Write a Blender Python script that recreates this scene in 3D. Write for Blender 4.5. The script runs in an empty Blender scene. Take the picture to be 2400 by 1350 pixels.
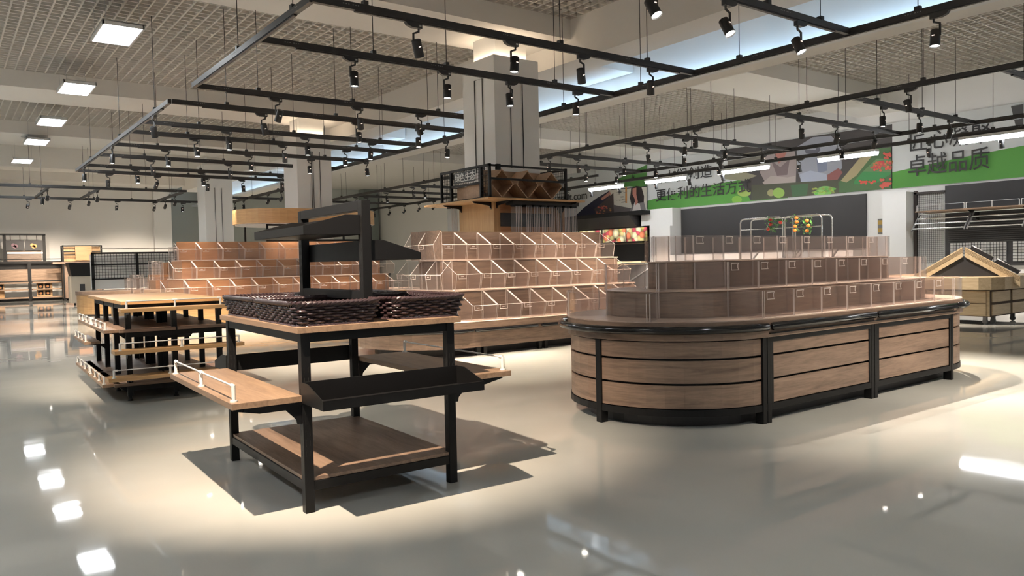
import bpy, bmesh, math, random
from mathutils import Vector, Matrix
random.seed(7)
scn = bpy.context.scene
COL = scn.collection
PI = math.pi

# ------------------------------------------------------------------ camera
FPX, PITCH, ROLL, YAW, EYE = 1805.458, 0.03445, -0.02171, 0.64007, 1.3
_cz, _sz = math.cos(YAW), math.sin(YAW)
FWD = Vector((_sz*math.cos(PITCH), _cz*math.cos(PITCH), -math.sin(PITCH)))
_r = Vector((_cz, -_sz, 0)); _u = _r.cross(FWD)
RT = math.cos(ROLL)*_r + math.sin(ROLL)*_u
UP = -math.sin(ROLL)*_r + math.cos(ROLL)*_u
cam_data = bpy.data.cameras.new('camera')
cam = bpy.data.objects.new('camera', cam_data); COL.objects.link(cam)
M3 = Matrix((RT, UP, -FWD)).transposed()
cam.matrix_world = Matrix.Translation((0, 0, EYE)) @ M3.to_4x4()
cam_data.sensor_fit = 'HORIZONTAL'; cam_data.sensor_width = 36.0
cam_data.lens = 36.0*FPX/2400.0
cam_data.clip_start = 0.05; cam_data.clip_end = 200
scn.camera = cam

# ------------------------------------------------------------------ world, exposure
w = bpy.data.worlds.new('world'); scn.world = w; w.use_nodes = True
w.node_tree.nodes['Background'].inputs[0].default_value = (0.8, 0.85, 0.9, 1)
w.node_tree.nodes['Background'].inputs[1].default_value = 0.06
vs = scn.view_settings
scn.display_settings.display_device = 'sRGB'
vs.view_transform = 'Standard'; vs.look = 'None'; vs.gamma = 1.0; vs.use_curve_mapping = False
vs.exposure = 0.38
cy = scn.cycles
cy.max_bounces = 10; cy.diffuse_bounces = 6; cy.glossy_bounces = 4; cy.transmission_bounces = 4
cy.transparent_max_bounces = 40; cy.use_denoising = True
cy.sample_clamp_indirect = 6.0; cy.caustics_reflective = False; cy.caustics_refractive = False
cy.use_light_tree = True

WARM = (1.0, 0.77, 0.55); NEUT = (1.0, 0.86, 0.71); COOL = (0.93, 0.98, 1.0)
SPOT_W = 480.0        # each track spotlight
PANEL_E = 40.0        # emission of the ceiling light panels
LINEAR_E = 36.0
COVE_E = 9.0

# ------------------------------------------------------------------ points on known planes
def ray(px, py): return FWD + RT*((px-1200)/FPX) - UP*((py-675)/FPX)
def atz(px, py, z): d = ray(px, py); return Vector((0, 0, EYE)) + d*((z-EYE)/d.z)
def aty(px, py, Y): d = ray(px, py); return Vector((0, 0, EYE)) + d*(Y/d.y)
def atx(px, py, X): d = ray(px, py); return Vector((0, 0, EYE)) + d*(X/d.x)

# ------------------------------------------------------------------ materials
def new_mat(name):
    m = bpy.data.materials.new(name); m.use_nodes = True
    nt = m.node_tree
    return m, nt, nt.nodes['Principled BSDF']
def plain(name, col, rough=0.5, metal=0.0, spec=0.5, bump=0.0, scale=40.0, var=0.0):
    m, nt, b = new_mat(name)
    b.inputs['Base Color'].default_value = (*col, 1); b.inputs['Roughness'].default_value = rough
    b.inputs['Metallic'].default_value = metal; b.inputs['Specular IOR Level'].default_value = spec
    if bump or var:
        tc = nt.nodes.new('ShaderNodeTexCoord'); n = nt.nodes.new('ShaderNodeTexNoise')
        n.inputs['Scale'].default_value = scale; n.inputs['Detail'].default_value = 4
        nt.links.new(tc.outputs['Object'], n.inputs['Vector'])
        if var:
            mx = nt.nodes.new('ShaderNodeMix'); mx.data_type = 'RGBA'
            mx.inputs[6].default_value = (*[c*(1-var) for c in col], 1); mx.inputs[7].default_value = (*[min(1, c*(1+var)) for c in col], 1)
            nt.links.new(n.outputs['Fac'], mx.inputs[0]); nt.links.new(mx.outputs[2], b.inputs['Base Color'])
        if bump:
            bp = nt.nodes.new('ShaderNodeBump'); bp.inputs['Strength'].default_value = bump; bp.inputs['Distance'].default_value = 0.01
            nt.links.new(n.outputs['Fac'], bp.inputs['Height']); nt.links.new(bp.outputs['Normal'], b.inputs['Normal'])
    return m
def wood(name, dark, light, axis='X', rough=0.42, scale=1.0, plank=0.0):
    """stretched grain along one local axis"""
    m, nt, b = new_mat(name); L = nt.links
    tc = nt.nodes.new('ShaderNodeTexCoord'); mp = nt.nodes.new('ShaderNodeMapping')
    s = {'X': (1.2, 14, 14), 'Y': (14, 1.2, 14), 'Z': (14, 14, 1.2), 'U': (1.2, 14, 1)}[axis]
    mp.inputs['Scale'].default_value = [v*scale for v in s]
    L.new(tc.outputs['UV' if axis == 'U' else 'Object'], mp.inputs['Vector'])
    n1 = nt.nodes.new('ShaderNodeTexNoise'); n1.inputs['Scale'].default_value = 1.3; n1.inputs['Detail'].default_value = 8; n1.inputs['Roughness'].default_value = 0.65; n1.inputs['Distortion'].default_value = 0.9
    n2 = nt.nodes.new('ShaderNodeTexNoise'); n2.inputs['Scale'].default_value = 5.0; n2.inputs['Detail'].default_value = 6; n2.inputs['Roughness'].default_value = 0.7
    L.new(mp.outputs[0], n1.inputs['Vector']); L.new(mp.outputs[0], n2.inputs['Vector'])
    mixf = nt.nodes.new('ShaderNodeMath'); mixf.operation = 'MULTIPLY_ADD'
    mixf.inputs[1].default_value = 0.35; L.new(n2.outputs['Fac'], mixf.inputs[0]); 
    sc = nt.nodes.new('ShaderNodeMath'); sc.operation = 'MULTIPLY'; sc.inputs[1].default_value = 0.65; L.new(n1.outputs['Fac'], sc.inputs[0])
    L.new(sc.outputs[0], mixf.inputs[2])
    cr = nt.nodes.new('ShaderNodeValToRGB'); e = cr.color_ramp.elements
    e[0].position = 0.33; e[0].color = (*dark, 1); e[1].position = 0.66; e[1].color = (*light, 1)
    mid = cr.color_ramp.elements.new(0.5); mid.color = (*[(a*0.45+c*0.55) for a, c in zip(dark, light)], 1)
    L.new(mixf.outputs[0], cr.inputs[0]); L.new(cr.outputs[0], b.inputs['Base Color'])
    b.inputs['Roughness'].default_value = rough
    bp = nt.nodes.new('ShaderNodeBump'); bp.inputs['Strength'].default_value = 0.15; bp.inputs['Distance'].default_value = 0.004
    L.new(mixf.outputs[0], bp.inputs['Height']); L.new(bp.outputs[0], b.inputs['Normal'])
    return m
def emit(name, col, e):
    m = bpy.data.materials.new(name); m.use_nodes = True; nt = m.node_tree
    nt.nodes.remove(nt.nodes['Principled BSDF'])
    em = nt.nodes.new('ShaderNodeEmission'); em.inputs[0].default_value = (*col, 1); em.inputs[1].default_value = e
    nt.links.new(em.outputs[0], nt.nodes['Material Output'].inputs[0]); return m
def acrylic(name, tint, haze, hazecol):
    m = bpy.data.materials.new(name); m.use_nodes = True; nt = m.node_tree; L = nt.links
    nt.nodes.remove(nt.nodes['Principled BSDF'])
    tr = nt.nodes.new('ShaderNodeBsdfTransparent'); tr.inputs[0].default_value = (*tint, 1)
    gl = nt.nodes.new('ShaderNodeBsdfGlossy'); gl.inputs['Roughness'].default_value = 0.04
    df = nt.nodes.new('ShaderNodeBsdfDiffuse'); df.inputs[0].default_value = (*hazecol, 1)
    lw = nt.nodes.new('ShaderNodeLayerWeight'); lw.inputs[0].default_value = 0.5
    pw = nt.nodes.new('ShaderNodeMath'); pw.operation = 'POWER'; pw.inputs[1].default_value = 4.0; L.new(lw.outputs['Facing'], pw.inputs[0])
    fr = nt.nodes.new('ShaderNodeMath'); fr.operation = 'MULTIPLY_ADD'; fr.inputs[1].default_value = 0.45; fr.inputs[2].default_value = 0.02; L.new(pw.outputs[0], fr.inputs[0])
    a = nt.nodes.new('ShaderNodeMixShader'); c = nt.nodes.new('ShaderNodeMixShader')
    L.new(fr.outputs[0], a.inputs[0]); L.new(tr.outputs[0], a.inputs[1]); L.new(gl.outputs[0], a.inputs[2])
    c.inputs[0].default_value = haze; L.new(a.outputs[0], c.inputs[1]); L.new(df.outputs[0], c.inputs[2])
    L.new(c.outputs[0], nt.nodes['Material Output'].inputs[0]); return m

WD, WL = (0.105, 0.066, 0.046), (0.29, 0.20, 0.145)          # weathered brown oak laminate
M = dict(
 black=plain('black_powder_coat', (0.006, 0.006, 0.0065), 0.45, 0, 0.25, 0.05, 300),
 track=plain('track_black', (0.012, 0.012, 0.013), 0.5),
 gloss=plain('gloss_black_bumper', (0.006, 0.006, 0.007), 0.12),
 wx=wood('oak_brown_x', WD, WL, 'X'), wy=wood('oak_brown_y', WD, WL, 'Y'), wz=wood('oak_brown_z', WD, WL, 'Z'),
 tx=wood('oak_top_x', (0.15, 0.094, 0.06), (0.33, 0.222, 0.145), 'X'), ty=wood('oak_top_y', (0.15, 0.094, 0.06), (0.33, 0.222, 0.145), 'Y'),
 lx=wood('honey_oak_x', (0.36, 0.20, 0.08), (0.56, 0.35, 0.165), 'X', scale=0.7), ly=wood('honey_oak_y', (0.36, 0.20, 0.08), (0.56, 0.35, 0.165), 'Y', scale=0.7), lz=wood('honey_oak_z', (0.38, 0.22, 0.095), (0.55, 0.36, 0.18), 'Z', scale=0.5),
 ash_x=wood('pale_ash_x', (0.36, 0.27, 0.16), (0.56, 0.45, 0.30), 'X'), ash_y=wood('pale_ash_y', (0.36, 0.27, 0.16), (0.56, 0.45, 0.30), 'Y'), ash_z=wood('pale_ash_z', (0.36, 0.27, 0.16), (0.56, 0.45, 0.30), 'Z'),
 wu=wood('oak_brown_wrap', WD, WL, 'U'), lu=wood('honey_oak_wrap', (0.36, 0.20, 0.08), (0.56, 0.35, 0.165), 'U', scale=0.7),
 orange_u=wood('warm_lit_orange_wrap', (0.33, 0.15, 0.065), (0.50, 0.26, 0.125), 'U', scale=0.7),
 deck=wood('pale_deck', (0.42, 0.31, 0.25), (0.62, 0.50, 0.42), 'X', 0.35),
 orange=wood('warm_lit_orange_oak', (0.33, 0.15, 0.065), (0.50, 0.26, 0.125), 'X', scale=0.7),  # warm light on the far rack is put into this orange
 wall=plain('white_wall', (0.80, 0.79, 0.77), 0.85, bump=0.05, scale=60),
 wallg=plain('grey_green_wall', (0.52, 0.56, 0.55), 0.85, bump=0.05, scale=60),
 ceil=plain('ceiling_paint', (0.80, 0.775, 0.74), 0.85),
 grid=plain('ceiling_grid_paint', (0.64, 0.61, 0.565), 0.8),
 plenum=plain('plenum', (0.17, 0.15, 0.13), 0.9),
 white=plain('white_plastic', (0.78, 0.76, 0.73), 0.35),
 lightm=plain('white_metal', (0.75, 0.76, 0.77), 0.4),
 chrome=plain('chrome', (0.75, 0.75, 0.76), 0.18, 1.0),
 steel=plain('steel', (0.55, 0.55, 0.56), 0.3, 1.0),
 darkg=plain('dark_grey_panel', (0.022, 0.022, 0.025), 0.5),
 midg=plain('mid_grey', (0.14, 0.14, 0.145), 0.5),
 wicker=plain('wicker_plastic', (0.035, 0.021, 0.024), 0.28, 0, 0.6),
 acr=acrylic('acrylic_sheet', (0.97, 0.957, 0.952), 0.02, (0.85, 0.74, 0.70)),  # pinkish haze puts reflections into the sheet colour
 acre=acrylic('acrylic_edge', (0.9, 0.88, 0.87), 0.45, (0.95, 0.86, 0.82)),
 lens=emit('spot_lens', (1.0, 0.93, 0.82), 28.0),
 panel=emit('light_panel', (0.95, 0.985, 1.0), PANEL_E),
 linear=emit('linear_tube', (0.95, 0.97, 1.0), LINEAR_E),
 cove=emit('cove_strip', (0.50, 0.74, 1.0), COVE_E),
 coveW=emit('cove_strip_warm', (1.0, 0.78, 0.55), 14.0),
 black_ink=plain('black_lettering', (0.02, 0.02, 0.022), 0.6),
)
# epoxy floor: pale grey-green resin with long soft ripples and a mirror coat
def floor_mat():
    m, nt, b = new_mat('epoxy_floor'); L = nt.links
    tc = nt.nodes.new('ShaderNodeTexCoord')
    n = nt.nodes.new('ShaderNodeTexNoise'); n.inputs['Scale'].default_value = 0.55; n.inputs['Detail'].default_value = 4
    L.new(tc.outputs['Object'], n.inputs['Vector'])
    cr = nt.nodes.new('ShaderNodeValToRGB'); e = cr.color_ramp.elements
    e[0].position = 0.35; e[0].color = (0.47, 0.475, 0.445, 1); e[1].position = 0.65; e[1].color = (0.54, 0.54, 0.505, 1)
    L.new(n.outputs['Fac'], cr.inputs[0]); L.new(cr.outputs[0], b.inputs['Base Color'])
    b.inputs['Roughness'].default_value = 0.035; b.inputs['IOR'].default_value = 1.55
    b.inputs['Specular IOR Level'].default_value = 0.62
    n2 = nt.nodes.new('ShaderNodeTexNoise'); n2.inputs['Scale'].default_value = 2.4; n2.inputs['Detail'].default_value = 2.0; n2.inputs['Roughness'].default_value = 0.35; n2.inputs['Distortion'].default_value = 0.6
    L.new(tc.outputs['Object'], n2.inputs['Vector'])
    bp = nt.nodes.new('ShaderNodeBump'); bp.inputs['Strength'].default_value = 0.07; bp.inputs['Distance'].default_value = 0.010
    L.new(n2.outputs['Fac'], bp.inputs['Height']); L.new(bp.outputs[0], b.inputs['Normal'])
    return m
M['floor'] = floor_mat()
_flat = {}
def flat(col, rough=0.7):
    k = tuple(round(c, 3) for c in col)
    if k not in _flat: _flat[k] = plain('printed_ink', col, rough)
    return _flat[k]
def srgb(r, g, b):
    f = lambda c: (c/255/12.92) if c/255 <= 0.04045 else ((c/255+0.055)/1.055)**2.4
    return (f(r), f(g), f(b))

# ------------------------------------------------------------------ mesh builder
class MB:
    def __init__(s): s.v = []; s.f = []; s.m = []; s.sm = []; s.uv = {}
    def add(s, vs, fs, mi=0, smooth=False, mat=None):
        o = len(s.v)
        s.v += [tuple(mat @ Vector(v)) if mat else tuple(v) for v in vs]
        for k, f in enumerate(fs):
            s.f.append([o+i for i in f]); s.m.append(mi[k] if isinstance(mi, list) else mi); s.sm.append(smooth)
        return s
    def box(s, x0, y0, z0, x1, y1, z1, mi=0, mat=None):
        v = [(x0,y0,z0),(x1,y0,z0),(x1,y1,z0),(x0,y1,z0),(x0,y0,z1),(x1,y0,z1),(x1,y1,z1),(x0,y1,z1)]
        f = [(3,2,1,0),(4,5,6,7),(0,1,5,4),(1,2,6,5),(2,3,7,6),(3,0,4,7)]
        return s.add(v, f, mi, False, mat)
    def prism(s, pts, h0, h1, axis='z', mi=0, side=None, mat=None):
        """polygon pts (a,b) extruded along axis; side = material of the rim"""
        n = len(pts); side = mi if side is None else side
        ar = sum(pts[i][0]*pts[(i+1) % n][1]-pts[(i+1) % n][0]*pts[i][1] for i in range(n))
        if ar < 0: pts = pts[::-1]
        def P(a, b, h): return {'z': (a, b, h), 'y': (a, h, b), 'x': (h, a, b)}[axis]
        v = [P(a, b, h0) for a, b in pts]+[P(a, b, h1) for a, b in pts]
        f = [tuple(range(n-1, -1, -1)), tuple(range(n, 2*n))]+[(i, (i+1) % n, n+(i+1) % n, n+i) for i in range(n)]
        if axis == 'y': f = [tuple(reversed(q)) for q in f]
        return s.add(v, f, [mi, mi]+[side]*n, False, mat)
    def tube(s, pts, r, n=8, mi=0, closed=False, caps=True, mat=None):
        P = [Vector(p) for p in pts]; N = len(P); vs = []; fs = []
        prev = None
        for i in range(N):
            if closed: t = P[(i+1) % N]-P[i-1]
            else: t = P[min(i+1, N-1)]-P[max(i-1, 0)]
            t.normalize()
            if prev is None:
                a = Vector((0, 0, 1)) if abs(t.z) < 0.9 else Vector((1, 0, 0)); u = t.cross(a).normalized()
            else: u = (prev-t*prev.dot(t)); u = u.normalized() if u.length > 1e-6 else t.orthogonal().normalized()
            prev = u; w_ = t.cross(u); rr = r[i] if isinstance(r, (list, tuple)) else r
            for k in range(n):
                an = 2*PI*k/n; vs.append(P[i]+(u*math.cos(an)+w_*math.sin(an))*rr)
        R = N if closed else N-1
        for i in range(R):
            j = (i+1) % N
            for k in range(n):
                l = (k+1) % n; fs.append((i*n+k, i*n+l, j*n+l, j*n+k))
        s.add(vs, fs, mi, n > 5, mat)
        if caps and not closed:
            s.add([vs[k] for k in range(n)], [tuple(range(n-1, -1, -1))], mi, False, mat)
            s.add([vs[(N-1)*n+k] for k in range(n)], [tuple(range(n))], mi, False, mat)
        return s
    def cyl(s, c, r, z0, z1, n=24, mi=0, r2=None, mat=None):
        r2 = r if r2 is None else r2
        return s.tube([(c[0], c[1], z0), (c[0], c[1], z1)], [r, r2], n, mi, mat=mat)
    def build(s, name, mats, parent=None, bevel=0.0, loc=None):
        me = bpy.data.meshes.new(name); me.from_pydata(s.v, [], s.f)
        for m_ in (mats if isinstance(mats, (list, tuple)) else [mats]): me.materials.append(M[m_] if isinstance(m_, str) else m_)
        me.polygons.foreach_set('material_index', s.m); me.polygons.foreach_set('use_smooth', s.sm); me.update()
        if s.uv:
            ul = me.uv_layers.new(name='wrap')
            for p in me.polygons:
                for li, q in zip(p.loop_indices, s.uv.get(p.index, [(0, 0)]*len(p.vertices))): ul.data[li].uv = q
        o = bpy.data.objects.new(name, me); COL.objects.link(o)
        if parent: o.parent = parent
        if loc: o.location = loc
        if bevel:
            b = o.modifiers.new('bevel', 'BEVEL'); b.width = bevel; b.segments = 2; b.limit_method = 'ANGLE'
        return o
def thing(name, label, cat, loc=(0, 0, 0), rz=0.0, group=None):
    o = bpy.data.objects.new(name, None); COL.objects.link(o); o.empty_display_size = 0.1
    o.location = loc; o.rotation_euler = (0, 0, rz)
    return tag(o, label, cat, group)
def tag(o, label, cat, group=None):
    o['label'] = label; o['category'] = cat
    if group: o['group'] = group
    return o
def struct(o): o['kind'] = 'structure'; return o
def copy_tree(o, parent=None):
    c = o.copy(); COL.objects.link(c)
    if parent: c.parent = parent
    for ch in list(o.children): copy_tree(ch, c)
    return c
ORD = ['first', 'second', 'third', 'fourth', 'fifth', 'sixth', 'seventh', 'eighth', 'ninth', 'tenth', 'eleventh', 'twelfth', 'thirteenth', 'fourteenth']
def stadium(x0, x1, cy_, R, n=20):
    """counter-clockwise outline: left end from the back to the front, then right end"""
    p = [(x0-R*math.sin(a), cy_+R*math.cos(a)) for a in [PI*i/n for i in range(n+1)]]
    return p+[(x1+R*math.sin(a), cy_-R*math.cos(a)) for a in [PI*i/n for i in range(n+1)]]
def wrap_prism(outer, z0, z1, inner=None):
    """upright ring or solid on an outline, with the grain wrapped round it through a UV map"""
    m = MB(); n = len(outer); U = [0.0]
    for k in range(n): a, b = outer[k], outer[(k+1) % n]; U.append(U[-1]+math.hypot(a[0]-b[0], a[1]-b[1]))
    v = [(x, y, z0) for x, y in outer]+[(x, y, z1) for x, y in outer]
    f = []; uv = []
    for k in range(n):
        l = (k+1) % n; f.append((k, l, n+l, n+k)); uv.append([(U[k], z0), (U[k+1], z0), (U[k+1], z1), (U[k], z1)])
    if inner:
        v += [(x, y, z0) for x, y in inner]+[(x, y, z1) for x, y in inner]
        for k in range(n):
            l = (k+1) % n
            for q in ((2*n+l, 2*n+k, 3*n+k, 3*n+l), (n+k, n+l, 3*n+l, 3*n+k), (l, k, 2*n+k, 2*n+l)): f.append(q); uv.append([(v[i][0], v[i][1]) for i in q])
    else:
        for q in (tuple(range(n-1, -1, -1)), tuple(range(n, 2*n))): f.append(q); uv.append([(v[i][0], v[i][1]) for i in q])
    m.add(v, f); m.uv = dict(enumerate(uv)); return m
# ================================================================== the building
GZ, SZ = 5.95, 5.57            # grid ceiling and beam soffit heights
XR, YB, XL, YF = 23.4, 46.4, -7.0, -6.0
struct(MB().box(XL-0.2, YF-0.2, -0.2, XR+0.2, YB+0.2, 0.0).build('floor', 'floor'))
struct(MB().box(XR, YF, 0, XR+0.2, YB, 6.3).build('wall_right', 'wall'))
struct(MB().box(XL-0.2, YF, 0, XL, YB, 6.3).build('wall_left', 'wall'))
struct(MB().box(XL, YF-0.2, 0, XR, YF, 6.3).build('wall_front', 'wall'))
struct(MB().box(XL, YB, 0, XR, YB+0.2, 6.3).build('wall_back', 'wallg'))
bl = atz(360, 600, 1.3); xw = aty(360, 560, 42.0).x; xw2 = aty(404, 560, 41.7).x
struct(MB().box(XL, 42.0, 0, xw2, 46.4, 6.3).build('wall_far', 'wall'))
struct(MB().box(xw, 41.7, 0, xw2, 42.0, 6.3).build('trim_1', 'wall'))
xa, xb = aty(851, 560, 45.9).x, aty(884, 560, 45.9).x
struct(MB().box(xa, 45.6, 0, xb, 46.4, 6.3).build('trim_2', plain('green_grey_pier', (0.20, 0.235, 0.225), 0.8)))
struct(MB().box(XL, YF, 6.18, XR, YB, 6.3).build('ceiling', 'ceil'))
# open-cell grid fields
def grid_field(x0, x1, y0, y1, c=0.2):
    m = MB(); nx = int(round((x1-x0)/c)); ny = int(round((y1-y0)/c))
    for i in range(nx+1):
        x = x0+(x1-x0)*i/nx; m.box(x-0.014, y0, GZ, x+0.014, y1, GZ+0.055)
    for j in range(ny+1):
        y = y0+(y1-y0)*j/ny; m.box(x0, y-0.014, GZ, x1, y+0.014, GZ+0.055)
    m.box(x0, y0, GZ+0.075, x1, y1, GZ+0.09, mi=1)
    struct(m.build('ceiling', ['grid', plenum2]))
plenum2 = plain('grid_backing', (0.34, 0.315, 0.28), 0.9)
FY = [(5.0, 11.35), (12.95, 21.1), (22.85, 28.15)]
for y0, y1 in FY: grid_field(-1.0, 10.0, y0, y1)
grid_field(12.31, 21.46, 3.6, 11.15); grid_field(12.31, 23.2, 12.95, 21.1); grid_field(12.31, 22.6, 22.85, 28.15)
def beam(name, x0, y0, x1, y1, z0, z1=6.2, m='ceil'): return struct(MB().box(x0, y0, z0, x1, y1, z1).build(name, m))
beam('trim_3', XL, 11.35, 10.0, 12.95, SZ); beam('trim_4', XL, 21.1, 10.0, 22.85, SZ); beam('trim_5', XL, 28.15, 10.0, 30.0, SZ)
beam('trim_6', XL, 35.2, 10.0, 36.4, 5.35)
beam('trim_7', 12.31, 11.15, XR, 12.95, SZ); beam('trim_8', 12.31, 21.1, XR, 22.85, SZ); beam('trim_9', 12.31, 28.15, XR, 30.0, SZ)
beam('trim_10', 10.0, YF, 10.78, 41.0, 5.15)                     # long bulkhead, warm side
beam('trim_11', 10.78, 11.5, 11.85, 13.0, 5.2); beam('trim_12', 10.78, 21.3, 11.85, 22.8, 5.2); beam('trim_13', 10.78, 29.6, 11.85, 31.0, 5.2)
beam('trim_14', 11.88, YF, 12.31, 45.5, 4.75)                    # long bulkhead, recess side
lip = MB(); lip.box(11.58, YF, 4.75, 11.88, 45.5, 4.79); lip.box(11.58, YF, 4.79, 11.61, 45.5, 4.83)
struct(lip.build('trim_15', 'lightm'))
beam('trim_16', -7.0, 40.5, 10.0, 42.0, 5.4)
# cold LED strip lying in the recess ledge
for y0 in range(-4, 44, 4):
    o = MB().box(11.66, y0, 4.795, 11.72, y0+3.9, 4.815).build('led_strip', 'cove')
    tag(o, 'cold white LED strip hidden on the long ceiling ledge', 'light strip', 'LED strips on the bulkhead ledge')

# ---- square columns with a lit gap below the beam
def column(x, y, wd, ztop, groove=True, lit=True):
    m = MB(); m.box(x, y, 0, x+wd, y+wd, ztop); m.box(x+0.16, y+0.16, ztop, x+wd-0.16, y+wd-0.16, SZ+0.02)
    struct(m.build('column', 'wall'))
    if lit:
        o = MB()
        for a in (0.06, wd-0.1): o.box(x+0.06, y+a, ztop, x+wd-0.06, y+a+0.04, ztop+0.012); o.box(x+a, y+0.12, ztop, x+a+0.04, y+wd-0.12, ztop+0.012)
        c = o.build('led_strip', 'coveW')
        return c
c1 = column(8.35, 11.63, 1.045, 5.12)
tag(c1, 'warm LED strip glowing on top of the nearest white column', 'light strip')
c2 = column(8.34, 21.35, 1.045, 5.1)
tag(c2, 'warm LED strip glowing on top of the second white column', 'light strip')
C3Y = aty(480, 450, 29).y*8.35/aty(480, 450, 29).x
c3 = column(8.35, C3Y, 1.045, 5.3, lit=False)
# hanging rods and cables that run down in front of the two nearest columns
def rods(px_list, Y, zt, zb, lab):
    m = MB()
    for px in px_list:
        a = aty(px, 300, Y); m.tube([(a.x, Y, zb), (a.x, Y, zt)], 0.009, 6)
    tag(m.build('hanging_cables', 'track'), lab, 'cable')
rods([1198, 1226], 11.615, 4.75, 3.05, 'pair of black cables running down the front of the nearest column')
rods([727, 731, 747], 21.33, 4.6, 2.95, 'three black cables running down the front of the second column')
rods([498, 514], C3Y-0.015, 4.4, 1.6, 'two dark cables running down the farthest white column')
a, b = atx(1112, 190, 8.34), atx(1130, 184, 8.34)
m = MB(); m.tube([(8.335, a.y, 3.0), (8.335, a.y, a.z), (8.335, b.y, b.z), (8.335, b.y, 3.0)], 0.009, 6)
tag(m.build('hanging_cables', 'track'), 'narrow black cable loop on the left face of the nearest column', 'cable')

# ---- suspended LED panels, left aisle
def panel(x, y, label, z=5.38):
    t = thing('ceiling_light', label, 'ceiling light', (x, y, z), 0, 'white LED panels over the left aisle')
    f = MB(); wx, wy = 0.32, 0.62
    f.box(-wx, -wy, 0, wx, -wy+0.025, 0.07); f.box(-wx, wy-0.025, 0, wx, wy, 0.07); f.box(-wx, -wy, 0, -wx+0.025, wy, 0.07); f.box(wx-0.025, -wy, 0, wx, wy, 0.07); f.box(-wx, -wy, 0.06, wx, wy, 0.075)
    f.build('frame', 'lightm', t)
    MB().box(-wx+0.025, -wy+0.025, 0.01, wx-0.025, wy-0.025, 0.03).build('diffuser', 'panel', t)
    cb = MB()
    for sx in (-1, 1):
        for sy in (-1, 1): cb.tube([(sx*0.26, sy*0.55, 0.07), (sx*0.26, sy*0.55, GZ-z)], 0.004, 5)
    cb.build('suspension_cable', 'steel', t)
PX = [((279, 84), 'nearest and largest white LED panel hanging below the left ceiling grid'), ((181, 210), 'second white LED panel along the left aisle, in front of the first beam'), ((127, 288), 'third white LED panel along the left aisle'), ((89, 334), 'fourth white LED panel along the left aisle'), ((66, 379), 'farthest and smallest white LED panel above the left counters')]
for (px, py), lab in PX:
    p = atz(px, py, 5.38); panel(2.66, p.y, lab)
for x, y in ((-3.0, 2.0), (-3.0, 8.0), (-3.0, 14), (-3.0, 20), (-3.0, 26), (3.0, -3.0)):  # unseen panels added to fill the hall with light
    panel(x, y, 'white LED panel added as unseen fill light beyond the picture')
# ================================================================== ceiling tracks and spotlights
ZT = 4.2
def rail_mesh(p0, p1, strips=True):
    m = MB(); a, b = Vector(p0), Vector(p1); d = (b-a); L = d.length; ang = math.atan2(d.y, d.x)
    T = Matrix.Translation(a) @ Matrix.Rotation(ang, 4, 'Z')
    m.box(0, -0.03, -0.04, L, 0.03, 0.04, mat=T)
    if strips: m.box(min(0.5, L*0.1), -0.02, -0.058, L-min(0.35, L*0.1), 0.02, -0.04, mat=T)
    # punched holes near the joints read as small pale dots
    for s0 in [0.35+k*2.2 for k in range(int(L/2.2)+1)]:
        for q in range(6):
            x = s0+0.032*q+(0.02 if q > 2 else 0)
            if x < L-0.1: m.box(x, -0.0312, 0.004, x+0.014, 0.0312, 0.014, 1, mat=T)
    return m
hole = plain('punched_hole', (0.22, 0.22, 0.22), 0.6)
def track(label, rails, cables, ceil=GZ):
    t = thing('lighting_track', label, 'ceiling track', (rails[0][0][0], rails[0][0][1], ZT))
    off = Vector(t.location)
    for p0, p1 in rails:
        rail_mesh(Vector((*p0, ZT))-off, Vector((*p1, ZT))-off).build('rail', ['track', hole], t)
    for x, y in cables:
        c = MB(); q = Vector((x, y, ZT))-off
        c.tube([(q.x, q.y, 0.04), (q.x, q.y, ceil-ZT)], 0.006, 5); c.box(q.x-0.03, q.y-0.035, 0.035, q.x+0.03, q.y+0.035, 0.085)
        c.build('suspension_cable', 'track', t)
    return t
Y0 = atz(1966, 68, ZT).y
AX0, AX1 = 3.37, 9.66
BY = [14.28, 16.5, 17.8, 19.75, 21.7, 24.0, 25.4]
CX0, CX1 = 13.62, 18.84
CY = [5.23, 7.73, 9.4, 12.4, 13.8, 16.28, 18.0]
def cab(y, xs): return [(x, y) for x in xs]
track('nearest black ceiling track frame, above the front table and passing before the nearest column',
      [((AX0, Y0), (AX1, Y0)), ((AX0, 8.05), (AX1, 8.05)), ((AX0, 9.84), (AX1, 9.84)), ((AX0, 12.88), (AX1, 12.88)), ((AX0, 8.05), (AX0, 12.88)), ((AX1, 2.0), (AX1, 12.88))],
      cab(Y0, [7.9, 9.0])+cab(8.05, [4.0, 6.9, 8.6])+cab(9.84, [5.0, 6.2, 8.3])+cab(12.88, [4.4, 6.1, 7.9])+[(AX0, 8.6), (AX0, 10.6), (AX1, 4.6), (AX1, 7.2), (AX1, 9.2), (AX1, 11.2)])
track('second black ceiling track frame with seven close cross rails, above the honey wood rack',
      [((AX0, y), (AX1, y)) for y in BY]+[((AX0-0.04, BY[0]), (AX0-0.04, BY[-1])), ((AX1, BY[0]), (AX1, BY[-1]))],
      [(x, y) for y in BY for x in (4.3+0.1*(BY.index(y) % 3), 6.4, 8.5)]+[(AX0-0.04, 15.4), (AX0-0.04, 18.8), (AX0-0.04, 22.8), (AX1, 15.5), (AX1, 18.6), (AX1, 22.4)])
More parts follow.
